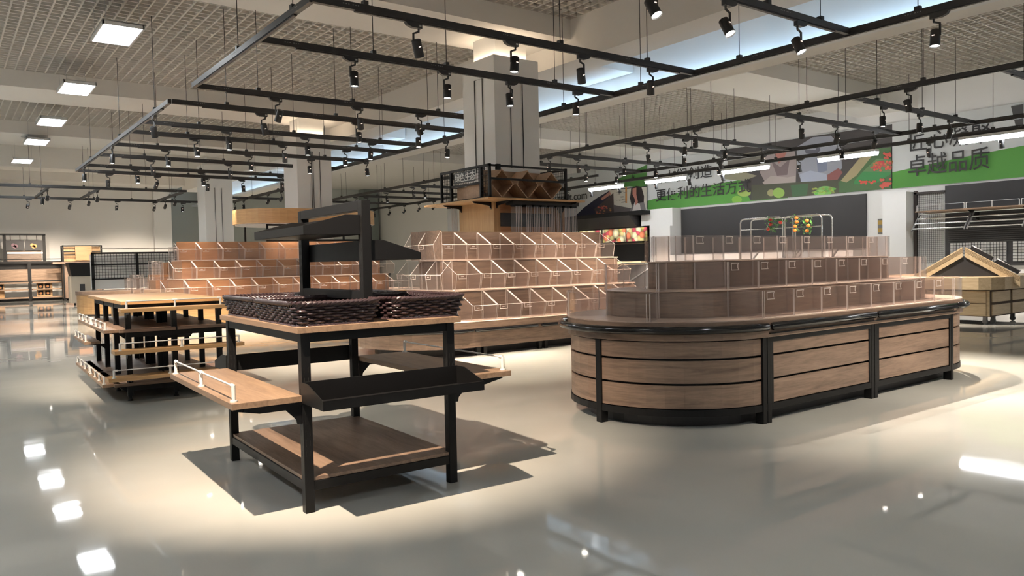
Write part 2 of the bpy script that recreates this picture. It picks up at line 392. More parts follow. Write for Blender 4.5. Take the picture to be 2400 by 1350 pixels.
track('black ceiling track frame in front of the green mural on the right',
      [((CX0, y), (CX1, y)) for y in CY]+[((CX0, 2.0), (CX0, 19.0)), ((CX1, 4.0), (CX1, 19.0))],
      [(x, y) for y in CY for x in (14.6, 16.4, 17.9)]+[(CX0, y) for y in (3.4, 6.4, 8.6, 10.9, 14.9)]+[(CX1, y) for y in (6.3, 8.6, 11.0, 15.0)])
EX0, EX1 = 14.1, 18.4
EY = [22.5, 25.2, 27.6, 29.9, 33.0]
track('far black ceiling track frame seen between the two white columns',
      [((EX0, y), (EX1, y)) for y in EY]+[((EX0-0.1, 19.6), (EX0, 33.4)), ((EX1, 19.6), (EX1, 41.0))],
      [(x, y) for y in EY for x in (15.2, 17.0)]+[(EX0-0.05, y) for y in (21, 24, 27, 31)]+[(EX1, y) for y in (21, 24, 27, 31)])
LX = 20.5
track('long straight black track carrying the linear lamps along the mural wall', [((LX, 2.5), (LX, 34.0))], [(LX, y) for y in range(4, 34, 2)])
DY = (30.5, 35.3)
track('black ceiling track frame above the left counters, farthest left',
      [((-2.0, DY[0]), (7.6, DY[0])), ((-2.0, DY[1]), (9.3, DY[1])), ((3.17, DY[0]), (3.17, DY[1])), ((4.72, DY[0]), (4.72, DY[1])), ((7.58, DY[0]), (7.58, DY[1])), ((9.25, DY[1]-1.4), (9.25, DY[1]))],
      [(x, DY[0]) for x in (1.2, 2.6, 4.2, 6.2)]+[(x, DY[1]) for x in (1.0, 2.8, 5.2, 6.6, 8.2)]+[(3.17, 33), (4.72, 33), (7.58, 33), (9.25, 34.2)])
track('short black track behind the farthest white column', [((10.55, 26.0), (10.55, 37.0)), ((9.6, 32.5), (12.0, 32.5))], [(10.55, 29), (10.55, 32)])

# ---- one spotlight, copied along the rails.  local origin: underside of the rail, rail along local x
spot_light = {}
for k, c, e in (('warm', WARM, SPOT_W), ('neut', NEUT, SPOT_W)):
    l = bpy.data.lights.new('spot_'+k, 'SPOT'); l.energy = e; l.color = c; l.spot_size = math.radians(54); l.spot_blend = 0.75; l.shadow_soft_size = 0.022
    spot_light[k] = l
def spot_proto():
    t = thing('track_spotlight', '', 'spotlight')
    b = MB(); b.prism([(-0.09, 0), (0.09, 0), (0.09, -0.045), (-0.02, -0.045), (-0.07, -0.028)], -0.022, 0.022, 'y'); b.build('driver_box', 'track', t)
    MB().box(0.055, -0.0225, -0.03, 0.08, -0.0215, -0.012).build('rating_sticker', plain('sticker', (0.4, 0.4, 0.4), 0.5), t)
    a = MB(); a.tube([(0.06, 0, -0.04), (0.06, 0, -0.075), (0.0, 0, -0.10), (0.0, 0, -0.215)], 0.0115, 8); a.build('arm', 'track', t)
    return t
def head_meshes():
    h = MB(); h.tube([(0, 0, 0.085), (0, 0, 0.078), (0, 0, -0.085)], [0.036, 0.046, 0.048], 20, caps=False)
    h.add([(0.036*math.cos(2*PI*k/20), 0.036*math.sin(2*PI*k/20), 0.085) for k in range(20)], [tuple(range(20))])
    h.tube([(0, 0, -0.085), (0, 0, -0.07)], [0.048, 0.041], 20, caps=False)
    l = MB(); l.add([(0.0415*math.cos(2*PI*k/20), 0.0415*math.sin(2*PI*k/20), -0.0735) for k in range(20)], [tuple(range(19, -1, -1))])
    g = MB(); g.box(-0.012, -0.049, 0.012, 0.012, -0.045, 0.02); g.box(-0.012, 0.045, 0.012, 0.012, 0.049, 0.02)
    return h, l, g
proto = spot_proto()
h_, l_, g_ = head_meshes()
ho = h_.build('lamp_head', 'track', proto); ho.location = (0.045, 0, -0.235)
lo = l_.build('lens', 'lens', ho); go = g_.build('vent_slot', emit('vent_glow', (1.0, 0.75, 0.6), 1.5), ho)
used_proto = [False]
def add_spot(x, y, along, tilt, az, label, kind='warm', group=None, flip=False, energy=None):
    """tilt degrees from straight down towards world azimuth az (degrees, x axis = 0)"""
    r = proto if not used_proto[0] else copy_tree(proto)
    used_proto[0] = True
    rz = (0.0 if along == 'x' else PI/2)+(PI if flip else 0)
    r.scale = (1.22, 1.22, 1.22); r.location = (x, y, ZT-0.04-0.018); r.rotation_euler = (0, 0, rz)
    r['label'] = label; r['category'] = 'spotlight'
    if group: r['group'] = group
    hd = [c for c in r.children if c.name.startswith('lamp_head')][0]
    A = math.radians(az)-rz; T = math.radians(tilt)
    d = Vector((math.sin(T)*math.cos(A), math.sin(T)*math.sin(A), -math.cos(T)))
    q = Vector((0, 0, -1)).rotation_difference(d)
    hd.rotation_euler = q.to_euler()
    L = spot_light[kind]
    if energy:
        L = L.copy(); L.energy = energy
    lo_ = bpy.data.objects.new('spot_beam', L); COL.objects.link(lo_); lo_.parent = hd; lo_.location = (0, 0, -0.079)
    return r
# rails: key -> (axis, fixed coordinate, wording);  each entry: px, py of the driver box, state (1 = lens seen, 0 = turned away), flip
RAILS = {
 'r0': ('x', Y0, 'the top right cross rail', 'neut', [(1538, -40, (6.2, 3.3), 1), (1710, 4, (7.2, 3.4), 1), (1877, 56, (8.6, 3.6), 1)]),
 'r1': ('x', 8.05, 'front rail of the nearest track', 'warm', [(968, 50, 0, 0), (1197, 97, 1, 0), (1368, 130, 0, 1), (1530, 163, 0, 1)]),
 'r2': ('x', 9.84, 'second rail of the nearest track', 'warm', [(820, 130, 1, 0), (1040, 168, 1, 0), (1200, 192, 1, 1), (1355, 217, 1, 1)]),
 'r3': ('x', 12.88, 'rear rail of the nearest track', 'warm', [(645, 226, 0, 0), (837, 250, 0, 0), (987, 267, 0, 1)]),
 'ra': ('y', AX1, 'right side rail of the nearest track', 'neut', [(2203, -6, 1, 0)]),
 'b0': ('x', BY[0], 'the front rail of second track', 'warm', [(612, 265, 0, 0), (835, 290, 1, 0), (985, 305, 1, 1)]),
 'bl': ('y', AX0-0.04, 'the left side rail of second track', 'warm', [(361, 270, 0, 0), (263, 338, 1, 0), (197, 385, 1, 0)]),
 'b1': ('x', BY[1], 'the second rail of second track', 'warm', [(530, 313, 1, 0), (715, 330, 1, 0), (873, 345, 1, 1)]),
 'b2': ('x', BY[2], 'the third rail of second track', 'warm', [(455, 334, 1, 0), (662, 349, 0, 0), (813, 361, 1, 1)]),
 'b3': ('x', BY[3], 'the fourth rail of second track', 'warm', [(388, 360, 1, 0), (583, 373, 1, 0), (730, 386, 1, 1)]),
 'b4': ('x', BY[4], 'the fifth rail of second track', 'warm', [(353, 379, 0, 0), (535, 392, 0, 0)]),
 'b5': ('x', BY[5], 'the sixth rail of second track', 'warm', [(317, 403, 1, 0), (472, 414, 1, 0), (657, 424, 0, 0)]),
 'b6': ('x', BY[6], 'the rear rail of second track', 'warm', [(257, 411, 0, 1), (370, 416, 0, 1), (482, 420, 0, 0), (566, 424, 1, 0)]),
 'br': ('y', AX1, 'the right side rail of second track', 'neut', [(1045, 336, 1, 1), (858, 378, 1, 1)]),
 'cl': ('y', CX0, 'the left side rail of mural track', 'neut', [(2135, 202, 0, 0), (1634, 302, 0, 0), (1290, 383, 0, 0)]),
 'c1': ('x', CY[1], 'the second rail of mural track', 'neut', [(2072, 252, 1, 1), (2158, 266, 1, 1), (2228, 281, 0, 1)]),
 'c2': ('x', CY[2], 'the third rail of mural track', 'neut', [(1875, 283, 0, 0), (1958, 296, 0, 0), (2052, 306, 0, 1)]),
 'c3': ('x', CY[3], 'the fourth rail of mural track', 'neut', [(1608, 331, 1, 1), (1702, 340, 1, 1), (1790, 354, 1, 1)]),
 'c4': ('x', CY[4], 'the fifth rail of mural track', 'neut', [(1516, 347, 0, 0), (1600, 356, 0, 0), (1686, 362, 0, 0)]),
 'c5': ('x', CY[5], 'the sixth rail of mural track', 'neut', [(1352, 366, 0, 0), (1466, 381, 1, 1), (1539, 388, 1, 1)]),
 'c6': ('x', CY[6], 'the rear rail of mural track', 'neut', [(1376, 384, 1, 1), (1447, 402, 1, 1)]),
 'cr': ('y', CX1, 'the wall side rail of mural track', 'neut', [(1688, 372, 1, 0), (1977, 340, 1, 0)]),
 'ln': ('y', LX, 'the linear lamp rail', 'neut', [(2353, 320, 0, 0), (2182, 342, 0, 0), (1877, 383, 0, 0), (1697, 404, 0, 0), (1618, 415, 0, 0), (1540, 426, 0, 0), (1454, 438, 0, 0), (1388, 446, 0, 0), (1334, 455, 1, 0)]),
 'e0': ('x', EY[1], 'the front rail of the far track', 'neut', [(966, 428, 0, 0), (993, 437, 1, 0)]),
 'e1': ('x', EY[2], 'the second rail of the far track', 'neut', [(904, 448, 1, 0)]),
 'e2': ('x', EY[3], 'the third rail of the far track', 'neut', [(833, 460, 1, 0), (858, 465, 0, 0)]),
 'er': ('y', EX1, 'rear side rail of far track', 'neut', [(1017, 460, 0, 0), (982, 466, 0, 0), (948, 471, 0, 0), (913, 477, 0, 0), (878, 482, 1, 0)]),
 'dx': ('x', DY[1], 'lower rail above left counters', 'warm', [(68, 463, 0, 1), (166, 467, 0, 1), (276, 471, 1, 1), (364, 475, 0, 1), (430, 477, 1, 1)]),
 'd1': ('y', 3.17, 'first cross piece above left counters', 'warm', [(111, 447, 0, 0), (99, 460, 1, 0)]),
 'd2': ('y', 4.72, 'second cross piece above left counters', 'warm', [(228, 447, 0, 0), (208, 460, 0, 0)]),
 'd3': ('y', 7.58, 'third cross piece above left counters', 'warm', [(410, 456, 0, 0), (387, 466, 0, 0)]),
 'sh': ('y', 10.55, 'short track behind the farthest column', 'neut', [(551, 480, 0, 0), (572, 477, 1, 0), (629, 463, 0, 0), (660, 456, 0, 0)]),
}
for key, (ax, c, words, kind, lst) in RAILS.items():
    lst2 = sorted(lst); n = len(lst2)
    for i, (px, py, lit, flip) in enumerate(lst2):
        if ax == 'x': p = aty(px, py, c); x, y = p.x, c
        else: p = atx(px, py, c); x, y = c, p.y
        back = math.degrees(math.atan2(y, x))
        en = None
        if isinstance(lit, tuple):
            tilt = math.degrees(math.atan2(math.hypot(lit[0]-x, lit[1]-y), 3.9)); az = math.degrees(math.atan2(lit[1]-y, lit[0]-x)); en = 480; lit = 1
        elif lit: tilt, az = random.uniform(2, 9), back+180+random.uniform(-50, 50)
        else: tilt, az = random.uniform(24, 34), back+random.uniform(-35, 35)
        if key in ('ln',): tilt, az = 22, 0
        if key in ('dx', 'd1', 'd2', 'd3', 'er', 'sh') and not lit: tilt, az, en = 60, 90, 300
        where = 'only one' if n == 1 else ORD[i]+' from the left'
        add_spot(x, y, ax, tilt, az, f"{'bright' if lit else 'turned away'} black spotlight, {where} on {words}", kind, 'track spotlights', bool(flip), en)
# lamps just outside the picture: front table, floor and island, plus an added one
OUT = 'unseen spotlight set up beyond the picture edge'
t = track('black ceiling track frame overhead, beyond the top edge of the picture', [((-2.0, 3.05), (AX0, 3.05)), ((-2.0, 0.5), (AX1, 0.5)), ((-2.0, 0.5), (-2.0, 6.0))], [(-1.0, 3.05), (1.5, 3.05), (2.0, 0.5), (6.0, 0.5)])
def aim(x, y, tx, ty, tz, e, kind='warm'):
    d = Vector((tx-x, ty-y, tz-3.9)); til = math.degrees(math.atan2(math.hypot(d.x, d.y), -d.z))
    add_spot(x, y, 'x', til, math.degrees(math.atan2(d.y, d.x)), OUT, kind, 'spotlights outside the picture', energy=e)
aim(0.30, 3.05, 2.0, 4.75, 0.7, 1050)
aim(6.2, 0.5, 6.3, 2.6, 0.0, 120, 'neut'); aim(8.4, 0.5, 8.4, 3.0, 0.0, 120, 'neut')
aim(0.6, 7.2, 2.0, 9.6, 0.9, 700)  # unseen lamp added to brighten the tiered table
# ---- linear lamps clipped along the wall track
def linear(y0, y1, label):
    L = y1-y0
    t = thing('linear_lamp', label, 'linear light', (LX, (y0+y1)/2, ZT-0.14), 0, 'white linear lamps along the mural')
    MB().box(-0.11, -L/2, 0.0, 0.11, L/2, 0.07).build('housing', 'lightm', t, 0.006)
    d = MB(); d.prism([(-0.105, 0.0), (0.105, 0.0), (0.06, -0.09), (-0.06, -0.09)], -L/2+0.01, L/2-0.01, 'y'); d.build('diffuser', 'linear', t)
    c = MB(); c.box(-0.02, -L*0.3-0.02, 0.07, 0.02, -L*0.3+0.02, 0.12); c.box(-0.02, L*0.3-0.02, 0.07, 0.02, L*0.3+0.02, 0.12); c.build('bracket', 'track', t)
for (a, b), lab in zip([(1383, 1458), (1515, 1604), (1695, 1800), (1920, 2056), (2250, 2408)], ['farthest white linear lamp, above the word com on the mural', 'white linear lamp in front of the upper line of the left slogan', 'white linear lamp in front of the photographed aprons', 'white linear lamp in front of the printed tomato crates', 'nearest white linear lamp at the right picture edge']):
    ya, yb = atx(a, 420-(a-1383)*0.11, LX).y, atx(b, 420-(b-1383)*0.11, LX).y
    linear(min(ya, yb), max(ya, yb), lab)
for y0 in (3.0, 0.5): linear(y0, y0+1.6, 'white linear lamp of the same row beyond the picture edge')
# ================================================================== front display table
def guard_rail(parent, p0, p1, h=0.085, n=3):
    """clear rod along a shelf edge carried by white plastic posts"""
    a, b = Vector(p0), Vector(p1); d = (b-a).normalized(); up = Vector((0, 0, h-0.004))
    o = MB().tube([a+up, b+up], 0.0055, 8).build('guard_rail', rod_mat, parent)
    for k in range(n):
        q = a+(b-a)*(k/(n-1)); s = d*0.022; g = MB()
        g.tube([q, q+Vector((0, 0, h))], 0.010, 10); g.tube([q, q+Vector((0, 0, 0.008))], 0.019, 10)
        e0, e1 = (q, q+s*1.4) if k == 0 else ((q-s*1.4, q) if k == n-1 else (q-s, q+s))
        g.tube([e0+up, e1+up], 0.0105, 10); g.build('rail_post', 'white', o)
    return o
rod_mat = plain('clear_rod', (0.62, 0.62, 0.63), 0.15)
def tray(name, parent, x0, x1, y_back, y_lip, z, hb=0.11, hl=0.05, axis='x'):
    """sheet steel tray: back at y_back, lip at y_lip (either side); axis 'y' swaps x and y"""
    m = MB(); t = 0.004; s = 1 if y_lip > y_back else -1
    def bx(a0, b0, c0, a1, b1, c1):
        if axis == 'x': m.box(min(a0, a1), min(b0, b1), c0, max(a0, a1), max(b0, b1), c1)
        else: m.box(min(b0, b1), min(a0, a1), c0, max(b0, b1), max(a0, a1), c1)
    bx(x0, y_back, z, x1, y_lip, z+t); bx(x0, y_back, z, x1, y_back+s*t, z+hb); bx(x0, y_lip, z, x1, y_lip-s*t, z+hl)
    bx(x0, y_lip, z+hl-t, x1, y_lip-s*0.012, z+hl)
    poly = [(y_back, z), (y_back, z+hb), (y_back+s*0.09, z+hb), (y_lip, z+hl), (y_lip, z)]
    for xx in (x0, x1-t):
        m.prism(poly, xx, xx+t, 'x' if axis == 'x' else 'y')
    return m.build(name, 'black', parent, 0.0015)
T = thing('display_table', 'black steel and brown wood display table in the foreground with slanted trays and side shelves', 'display table', (1.500, 3.864, 0), -0.02743)
W_, D_ = 0.927, 1.436
slot = plain('slot_shadow', (0.004, 0.004, 0.004), 0.9)
for lx in (0, W_-0.05):
    for ly in (0, D_-0.05):
        m = MB(); m.box(lx, ly, 0, lx+0.05, ly+0.05, 0.95)
        for k in range(9):
            for sx in (0.011, 0.033): m.box(lx+sx, ly-0.0006, 0.30+0.055*k, lx+sx+0.006, ly+0.0506, 0.33+0.055*k, 1)
            m.box(lx-0.0006, ly+0.022, 0.30+0.055*k, lx+0.0506, ly+0.028, 0.33+0.055*k, 1)
        m.build('leg', ['black', slot], T, 0.002)
def ring(z0, z1, name, i=0.0):
    m = MB(); m.box(0.05, 0.004+i, z0, W_-0.05, 0.044+i, z1); m.box(0.05, D_-0.044-i, z0, W_-0.05, D_-0.004-i, z1); m.box(0.004, 0.05, z0, 0.044, D_-0.05, z1); m.box(W_-0.044, 0.05, z0, W_-0.004, D_-0.05, z1)
    return m.build(name, 'black', T, 0.002)
ring(0.90, 0.95, 'top_frame'); ring(0.115, 0.164, 'lower_frame')
MB().box(-0.028, -0.035, 0.951, W_+0.028, D_+0.035, 0.983).build('tabletop', 'ty', T, 0.0015)
MB().box(0.012, 0.012, 0.1645, W_-0.012, D_-0.012, 0.184).build('lower_shelf', 'wy', T, 0.0015)
def side_shelf(x0, x1, sgn, rail_x):
    s = MB(); s.box(x0, -0.004, 0.593, x1, D_-0.01, 0.625); o = s.build('side_shelf', 'ty', T, 0.0015)
    g = MB()
    gx = (x0+0.075) if sgn < 0 else (x1-0.075)
    for dx in (-0.006, 0.010): pass
    guard_rail(T, (rail_x, 0.05, 0.625), (rail_x, D_-0.06, 0.625))
    for yy in (0.015, D_-0.055):
        b = MB(); xe = 0.0 if sgn < 0 else W_
        pts = [(xe, 0.593), (xe+sgn*0.34, 0.593), (xe+sgn*0.35, 0.583), (xe+sgn*0.22, 0.556), (xe+sgn*0.085, 0.556), (xe+sgn*0.03, 0.50), (xe+sgn*0.025, 0.475), (xe, 0.475)]
        b.prism(pts, yy, yy+0.006, 'y'); b.prism([(xe, 0.593), (xe+sgn*0.3, 0.593), (xe+sgn*0.3, 0.575), (xe, 0.575)], yy-0.01, yy+0.016, 'y')
        b.build('bracket', 'black', T)
    return o
side_shelf(-0.36, -0.002, -1, -0.335); side_shelf(W_+0.002, W_+0.40, 1, W_+0.375)
tray('slanted_tray', T, -0.005, W_+0.01, -0.003, -0.30, 0.585)
tray('slanted_tray', T, -0.005, W_+0.01, D_+0.003, D_+0.30, 0.60)
# rack standing on the middle of the top
rk = MB(); x0, x1 = 0.435, 0.49
rk.box(x0, 0.165, 0.983, x1, 0.22, 1.668); rk.box(x0, 1.145, 0.983, x1, 1.20, 1.668)
rk.box(x0, 0.22, 1.612, x1, 1.145, 1.668); rk.box(x0, 0.22, 1.10, x1, 1.145, 1.15)
for yy in (0.165, 1.145):
    for k in range(9): rk.box(x0-0.0006, yy+0.012, 1.18+0.048*k, x1+0.0006, yy+0.018, 1.205+0.048*k, 1); rk.box(x0-0.0006, yy+0.034, 1.18+0.048*k, x1+0.0006, yy+0.040, 1.205+0.048*k, 1)
rk.build('upper_rack', ['black', slot], T, 0.002)
tray('upper_tray', T, 0.185, 1.07, x0, 0.10, 1.47, 0.115, 0.05, 'y')
tray('upper_tray', T, 0.185, 1.15, x1, 0.82, 1.325, 0.115, 0.042, 'y')

# ------------------------------------------------------------------ woven baskets
def rrect(hx, hy, r, n):
    """n points evenly along a rounded rectangle, with outward normals"""
    segs = []; per = 4*(hx+hy)-8*r+2*PI*r
    def at(s):
        s %= per
        lens = [2*(hy-r), PI*r/2, 2*(hx-r), PI*r/2]*2
        k = 0
        while s > lens[k]: s -= lens[k]; k += 1
        if k == 0: return Vector((hx, -(hy-r)+s, 0)), Vector((1, 0, 0))
        if k == 2: return Vector((hx-r-s, hy, 0)), Vector((0, 1, 0))
        if k == 4: return Vector((-hx, hy-r-s, 0)), Vector((-1, 0, 0))
        if k == 6: return Vector((-(hx-r)+s, -hy, 0)), Vector((0, -1, 0))
        c = {1: (hx-r, hy-r, 0), 3: (-(hx-r), hy-r, PI/2), 5: (-(hx-r), -(hy-r), PI), 7: (hx-r, -(hy-r), 3*PI/2)}[k]
        a = c[2]+s/r; nn = Vector((math.cos(a), math.sin(a), 0))
        return Vector((c[0], c[1], 0))+nn*r, nn
    return [at(per*i/n) for i in range(n)]
def basket_proto(hx, hy):
    t = thing('wicker_basket', '', 'basket')
    NS = 48; base = MB(); base.box(-hx+0.02, -hy+0.02, 0.004, hx-0.02, hy-0.02, 0.012)
    for k in range(26): 
        y = -hy+0.03+(2*hy-0.06)*k/25; base.tube([(-hx+0.02, y, 0.014), (hx-0.02, y, 0.014)], 0.006, 5)
    base.build('base', 'wicker', t)
    wv = MB()
    def prof(z): return 0.030*(z/0.115)**0.9       # walls lean outward
    rows = 6
    for rr in range(rows):
        z = 0.020+0.0148*rr; g = prof(z); pts = []
        for i, (p, n) in enumerate(rrect(hx-0.012+g, hy-0.012+g, 0.05, NS*4)):
            ph = PI*(i/4.0)+(PI if rr % 2 else 0)
            pts.append(p+n*(0.0105*math.sin(ph))+Vector((0, 0, z+0.0012*math.cos(ph*2))))
        wv.tube(pts, 0.0082, 6, closed=True)
    for i, (p, n) in enumerate(rrect(hx-0.012, hy-0.012, 0.05, NS)):
        wv.tube([p+Vector((0, 0, 0.004)), p+n*prof(0.112)+Vector((0, 0, 0.112))], 0.0048, 5)
    wv.build('weave', 'wicker', t)
    NR = 96
    for (zz, g, lean, rad) in ((0.113, prof(0.115), 1, 0.0092), (0.008, 0.004, -1, 0.0075)):
        rim = MB(); ring_ = rrect(hx-0.006+g, hy-0.006+g, 0.055, NR)
        for i in range(NR):
            p, n = ring_[i]; q, n2 = ring_[(i+3) % NR]
            rim.tube([p+n*(-0.016)+Vector((0, 0, zz-0.012*lean)), p*0.5+q*0.5+n*0.008+Vector((0, 0, zz+0.006*lean)), q+n2*0.002+Vector((0, 0, zz+0.013*lean))], rad, 6)
        rim.build('rim' if lean > 0 else 'foot_braid', 'wicker', t)
    return t
def table_pt(x, y, z):
    c, s = math.cos(-0.02743), math.sin(-0.02743); return (1.5+x*c-y*s, 3.864+x*s+y*c, z)
bk = basket_proto(0.222, 0.365)
for i, (x, y, a, lab) in enumerate([(0.222, 0.375, -0.02, 'front left dark brown woven basket at the near corner of the foreground table'),
                         (0.245, 1.12, 0.0, 'rear left dark brown woven basket behind the near corner one'),
                         (0.80, 0.42, -0.04, 'front right dark brown woven basket beyond the black rack post'),
                         (0.77, 1.13, 0.0, 'rear right dark brown woven basket, mostly hidden behind the rack')]):
    o = bk if i == 0 else copy_tree(bk)
    o.location = table_pt(x, y, 0.9835); o.rotation_euler = (0, 0, -0.02743+a)
    tag(o, lab, 'basket', 'woven baskets on the foreground table')

# ================================================================== tiered honey wood table, left
T2 = thing('tiered_display_table', 'tiered honey wood table with black legs and white guard rails, left of the foreground table', 'display table', (1.465, 8.36, 0), -0.03)
cols, rows = (0.0, 0.425, 0.865), (0.0, 0.77, 1.52, 2.28)
for lx in cols:
    for ly in rows:
        m = MB(); m.box(lx, ly, 0.045, lx+0.05, ly+0.05, 0.955); m.cyl((lx+0.025, ly+0.025), 0.014, 0.018, 0.05, 10); m.cyl((lx+0.025, ly+0.025), 0.03, 0.0, 0.02, 14, r2=0.02)
        if lx == 0.425 and ly > 0.5: m.box(lx+0.055, ly, 0.05, lx+0.105, ly+0.05, 0.955)
        m.build('leg', 'black', T2)
fr = MB()
for z in (0.10, 0.63, 0.90):
    for ly in rows: fr.box(0.05, ly+0.005, z, 0.865, ly+0.045, z+0.05)
    for lx in cols: fr.box(lx+0.005, 0.05, z, lx+0.045, 2.28, z+0.05)
fr.prism([(0.30, 0.63), (0.62, 0.63), (0.60, 0.60), (0.34, 0.60), (0.32, 0.61)], 0.0, 0.04, 'y')
fr.build('frame', 'black', T2)
MB().box(-0.035, -0.03, 0.956, 0.95, 2.60, 0.99).build('tabletop', 'lx', T2, 0.002)
for a, b in ((-0.06, 0.455), (0.475, 0.98)):
    for c, d in ((-0.03, 1.13), (1.14, 2.5)):
        MB().box(a, c, 0.681, b, d, 0.712).build('middle_shelf', 'wx', T2, 0.0015)
        MB().box(a-(0.06 if a < 0 else 0), c, 0.151, b, d, 0.182).build('lower_shelf', 'wx', T2, 0.0015)
for yb_, zb_, xs, xe in ((-0.27, 0.925, -0.07, 0.90), (-0.27, 0.525, -0.14, 1.07), (-0.27, 0.27, -0.20, 0.90)):
    o = MB().box(xs, yb_, zb_-0.035, xe, -0.05, zb_).build('front_shelf', 'lx', T2, 0.002)
    guard_rail(T2, (xs+0.05, yb_+0.03, zb_), (xe-0.05, yb_+0.03, zb_), 0.075)
    br = MB()
    for lx in (0.005, 0.86): br.prism([(0.0, zb_-0.035), (-0.24, zb_-0.035), (-0.2, zb_-0.055), (-0.05, zb_-0.065), (-0.02, zb_-0.10), (0.0, zb_-0.10)], lx, lx+0.006, 'x')
    br.build('bracket', 'black', T2)
for ya, yb_, zb_, xw_ in ((0.02, 1.1, 0.712, 0.13), (1.16, 2.3, 0.712, 0.13), (1.4, 2.5, 0.50, 0.16), (0.02, 1.1, 0.182, 0.16), (1.16, 2.4, 0.182, 0.16)):
    o = MB().box(-0.06-xw_, ya, zb_-0.03, -0.061, yb_, zb_).build('side_shelf', 'ty', T2, 0.002)
    guard_rail(T2, (-0.06-xw_+0.02, ya+0.04, zb_), (-0.06-xw_+0.02, yb_-0.04, zb_), 0.07, 4)
    MB().prism([(0.0, zb_-0.03), (-0.06-xw_+0.03, zb_-0.03), (-0.06, zb_-0.05), (0.0, zb_-0.10)], ya+0.03, ya+0.036, 'y').build('bracket', 'black', T2)
# ================================================================== acrylic bins
def plate(m, poly, h0, h1, axis): m.prism(poly, h0, h1, axis, 0, 1)
AT = 0.008
def holder(parent, x, y, z, w=0.095, h=0.055, notch=True):
    b = MB(); r = 0.0035
    pts = [(x, y, z), (x+w, y, z)]+([(x+w-0.012, y, z-h*0.25), (x+w-0.012, y, z-h*0.7)] if notch else [])+[(x+w, y, z-h), (x, y, z-h), (x, y, z)]
    b.tube(pts, r, 5); return b.build('label_holder', 'acre', parent)
def box_bin(w, d, h):
    t = thing('acrylic_bin', '', 'acrylic bin')
    m = MB()
    plate(m, [(0, 0), (w, 0), (w, h), (0, h)], 0, AT, 'y'); plate(m, [(0, 0), (w, 0), (w, h), (0, h)], d-AT, d, 'y')
    plate(m, [(AT, 0), (d-AT, 0), (d-AT, h), (AT, h)], 0, AT, 'x'); plate(m, [(AT, 0), (d-AT, 0), (d-AT, h), (AT, h)], w-AT, w, 'x')
    m.prism([(AT, AT), (w-AT, AT), (w-AT, d-AT), (AT, d-AT)], 0.0, 0.005, 'z', 0, 1)
    m.build('bin_body', ['acr', 'acre'], t); holder(t, 0.02, -0.005, h-0.012)
    return t
def arc_bin(cx_, cy_, r0, r1, a0, a1, h, n=10):
    t = thing('acrylic_bin', '', 'acrylic bin', (cx_, cy_, 0))
    m = MB(); A = [a0+(a1-a0)*k/n for k in range(n+1)]
    o = [(r1*math.cos(a), r1*math.sin(a)) for a in A]; i = [((r1-AT)*math.cos(a), (r1-AT)*math.sin(a)) for a in A]
    m.prism(o+i[::-1], 0, h, 'z', 1, 0)
    for a in (a0, a1):
        c, s = math.cos(a), math.sin(a); e = Vector((-s, c))*AT*(1 if a == a0 else -1)
        m.prism([(r0*c, r0*s), ((r1-AT)*c, (r1-AT)*s), ((r1-AT)*c+e.x, (r1-AT)*s+e.y), (r0*c+e.x, r0*s+e.y)], 0, h, 'z', 1, 0)
    for a in (a0+0.004, a1-0.004):
        for r in (r0, r1-0.004): m.tube([(r*math.cos(a), r*math.sin(a), 0), (r*math.cos(a), r*math.sin(a), h)], 0.005, 5, 1)
    m.build('bin_body', ['acr', 'acre'], t); return t
def scoop_bin(w, d, h, hf, inset=0.045):
    """open-topped scoop bin: high back, diagonal sides, front leaning in at the foot"""
    t = thing('scoop_bin', '', 'acrylic bin')
    m = MB(); prof = [(inset, 0), (d, 0), (d, h), (d-0.02, h), (0, hf)]
    for x in (0, w-AT): plate(m, prof, x, x+AT, 'x')
    m.prism([(inset, 0), (inset+AT, 0), (AT, hf), (0, hf)], AT, w-AT, 'x', 1, 0)
    m.prism([(d-AT, 0), (d, 0), (d, h), (d-AT, h)], AT, w-AT, 'x', 1, 0)
    m.prism([(AT, inset), (w-AT, inset), (w-AT, d-AT), (AT, d-AT)], 0.0, 0.005, 'z', 0, 1)
    m.tube([(0, 0, hf), (w, 0, hf)], 0.004, 5, 1)
    m.build('bin_body', ['acr', 'acre'], t); o = holder(t, 0.03, -0.006, hf, 0.13, 0.06, False)
    MB().box(0.07, -0.010, hf-0.034, 0.115, -0.004, hf-0.026).build('grip_slot', 'acre', o)
    return t
# ================================================================== right island
IX0, IX1, ICY, IR = 5.12, 8.24, 4.51, 0.91
isl = thing('display_island', 'round ended brown wood island with black frame and three stepped tiers, on the right', 'display island', (0, 0, 0))
def band(z0, z1, off, name, mats, th=0.02, seg=None):
    """one horizontal plank band around the stadium"""
    return wrap_prism(stadium(IX0, IX1, ICY, IR+off), z0, z1, stadium(IX0, IX1, ICY, IR+off-th)).build(name, mats, isl)
def solid(z0, z1, R, name, mats, parent=isl, bevel=0): return wrap_prism(stadium(IX0, IX1, ICY, R), z0, z1).build(name, mats, parent, bevel)
solid(0.10, 0.66, IR-0.05, 'core', 'darkg'); solid(0.0, 0.10, IR-0.14, 'plinth', 'darkg')
for z0, z1 in ((0.157, 0.332), (0.350, 0.520), (0.538, 0.662)): band(z0, z1, 0.0, 'plank', 'wu')
band(0.098, 0.15, 0.008, 'lower_rim', 'black', 0.04)
solid(0.672, 0.812, IR+0.028, 'countertop', 'wu', bevel=0.004)
solid(0.8125, 0.820, IR+0.024, 'counter_surface', 'deck')
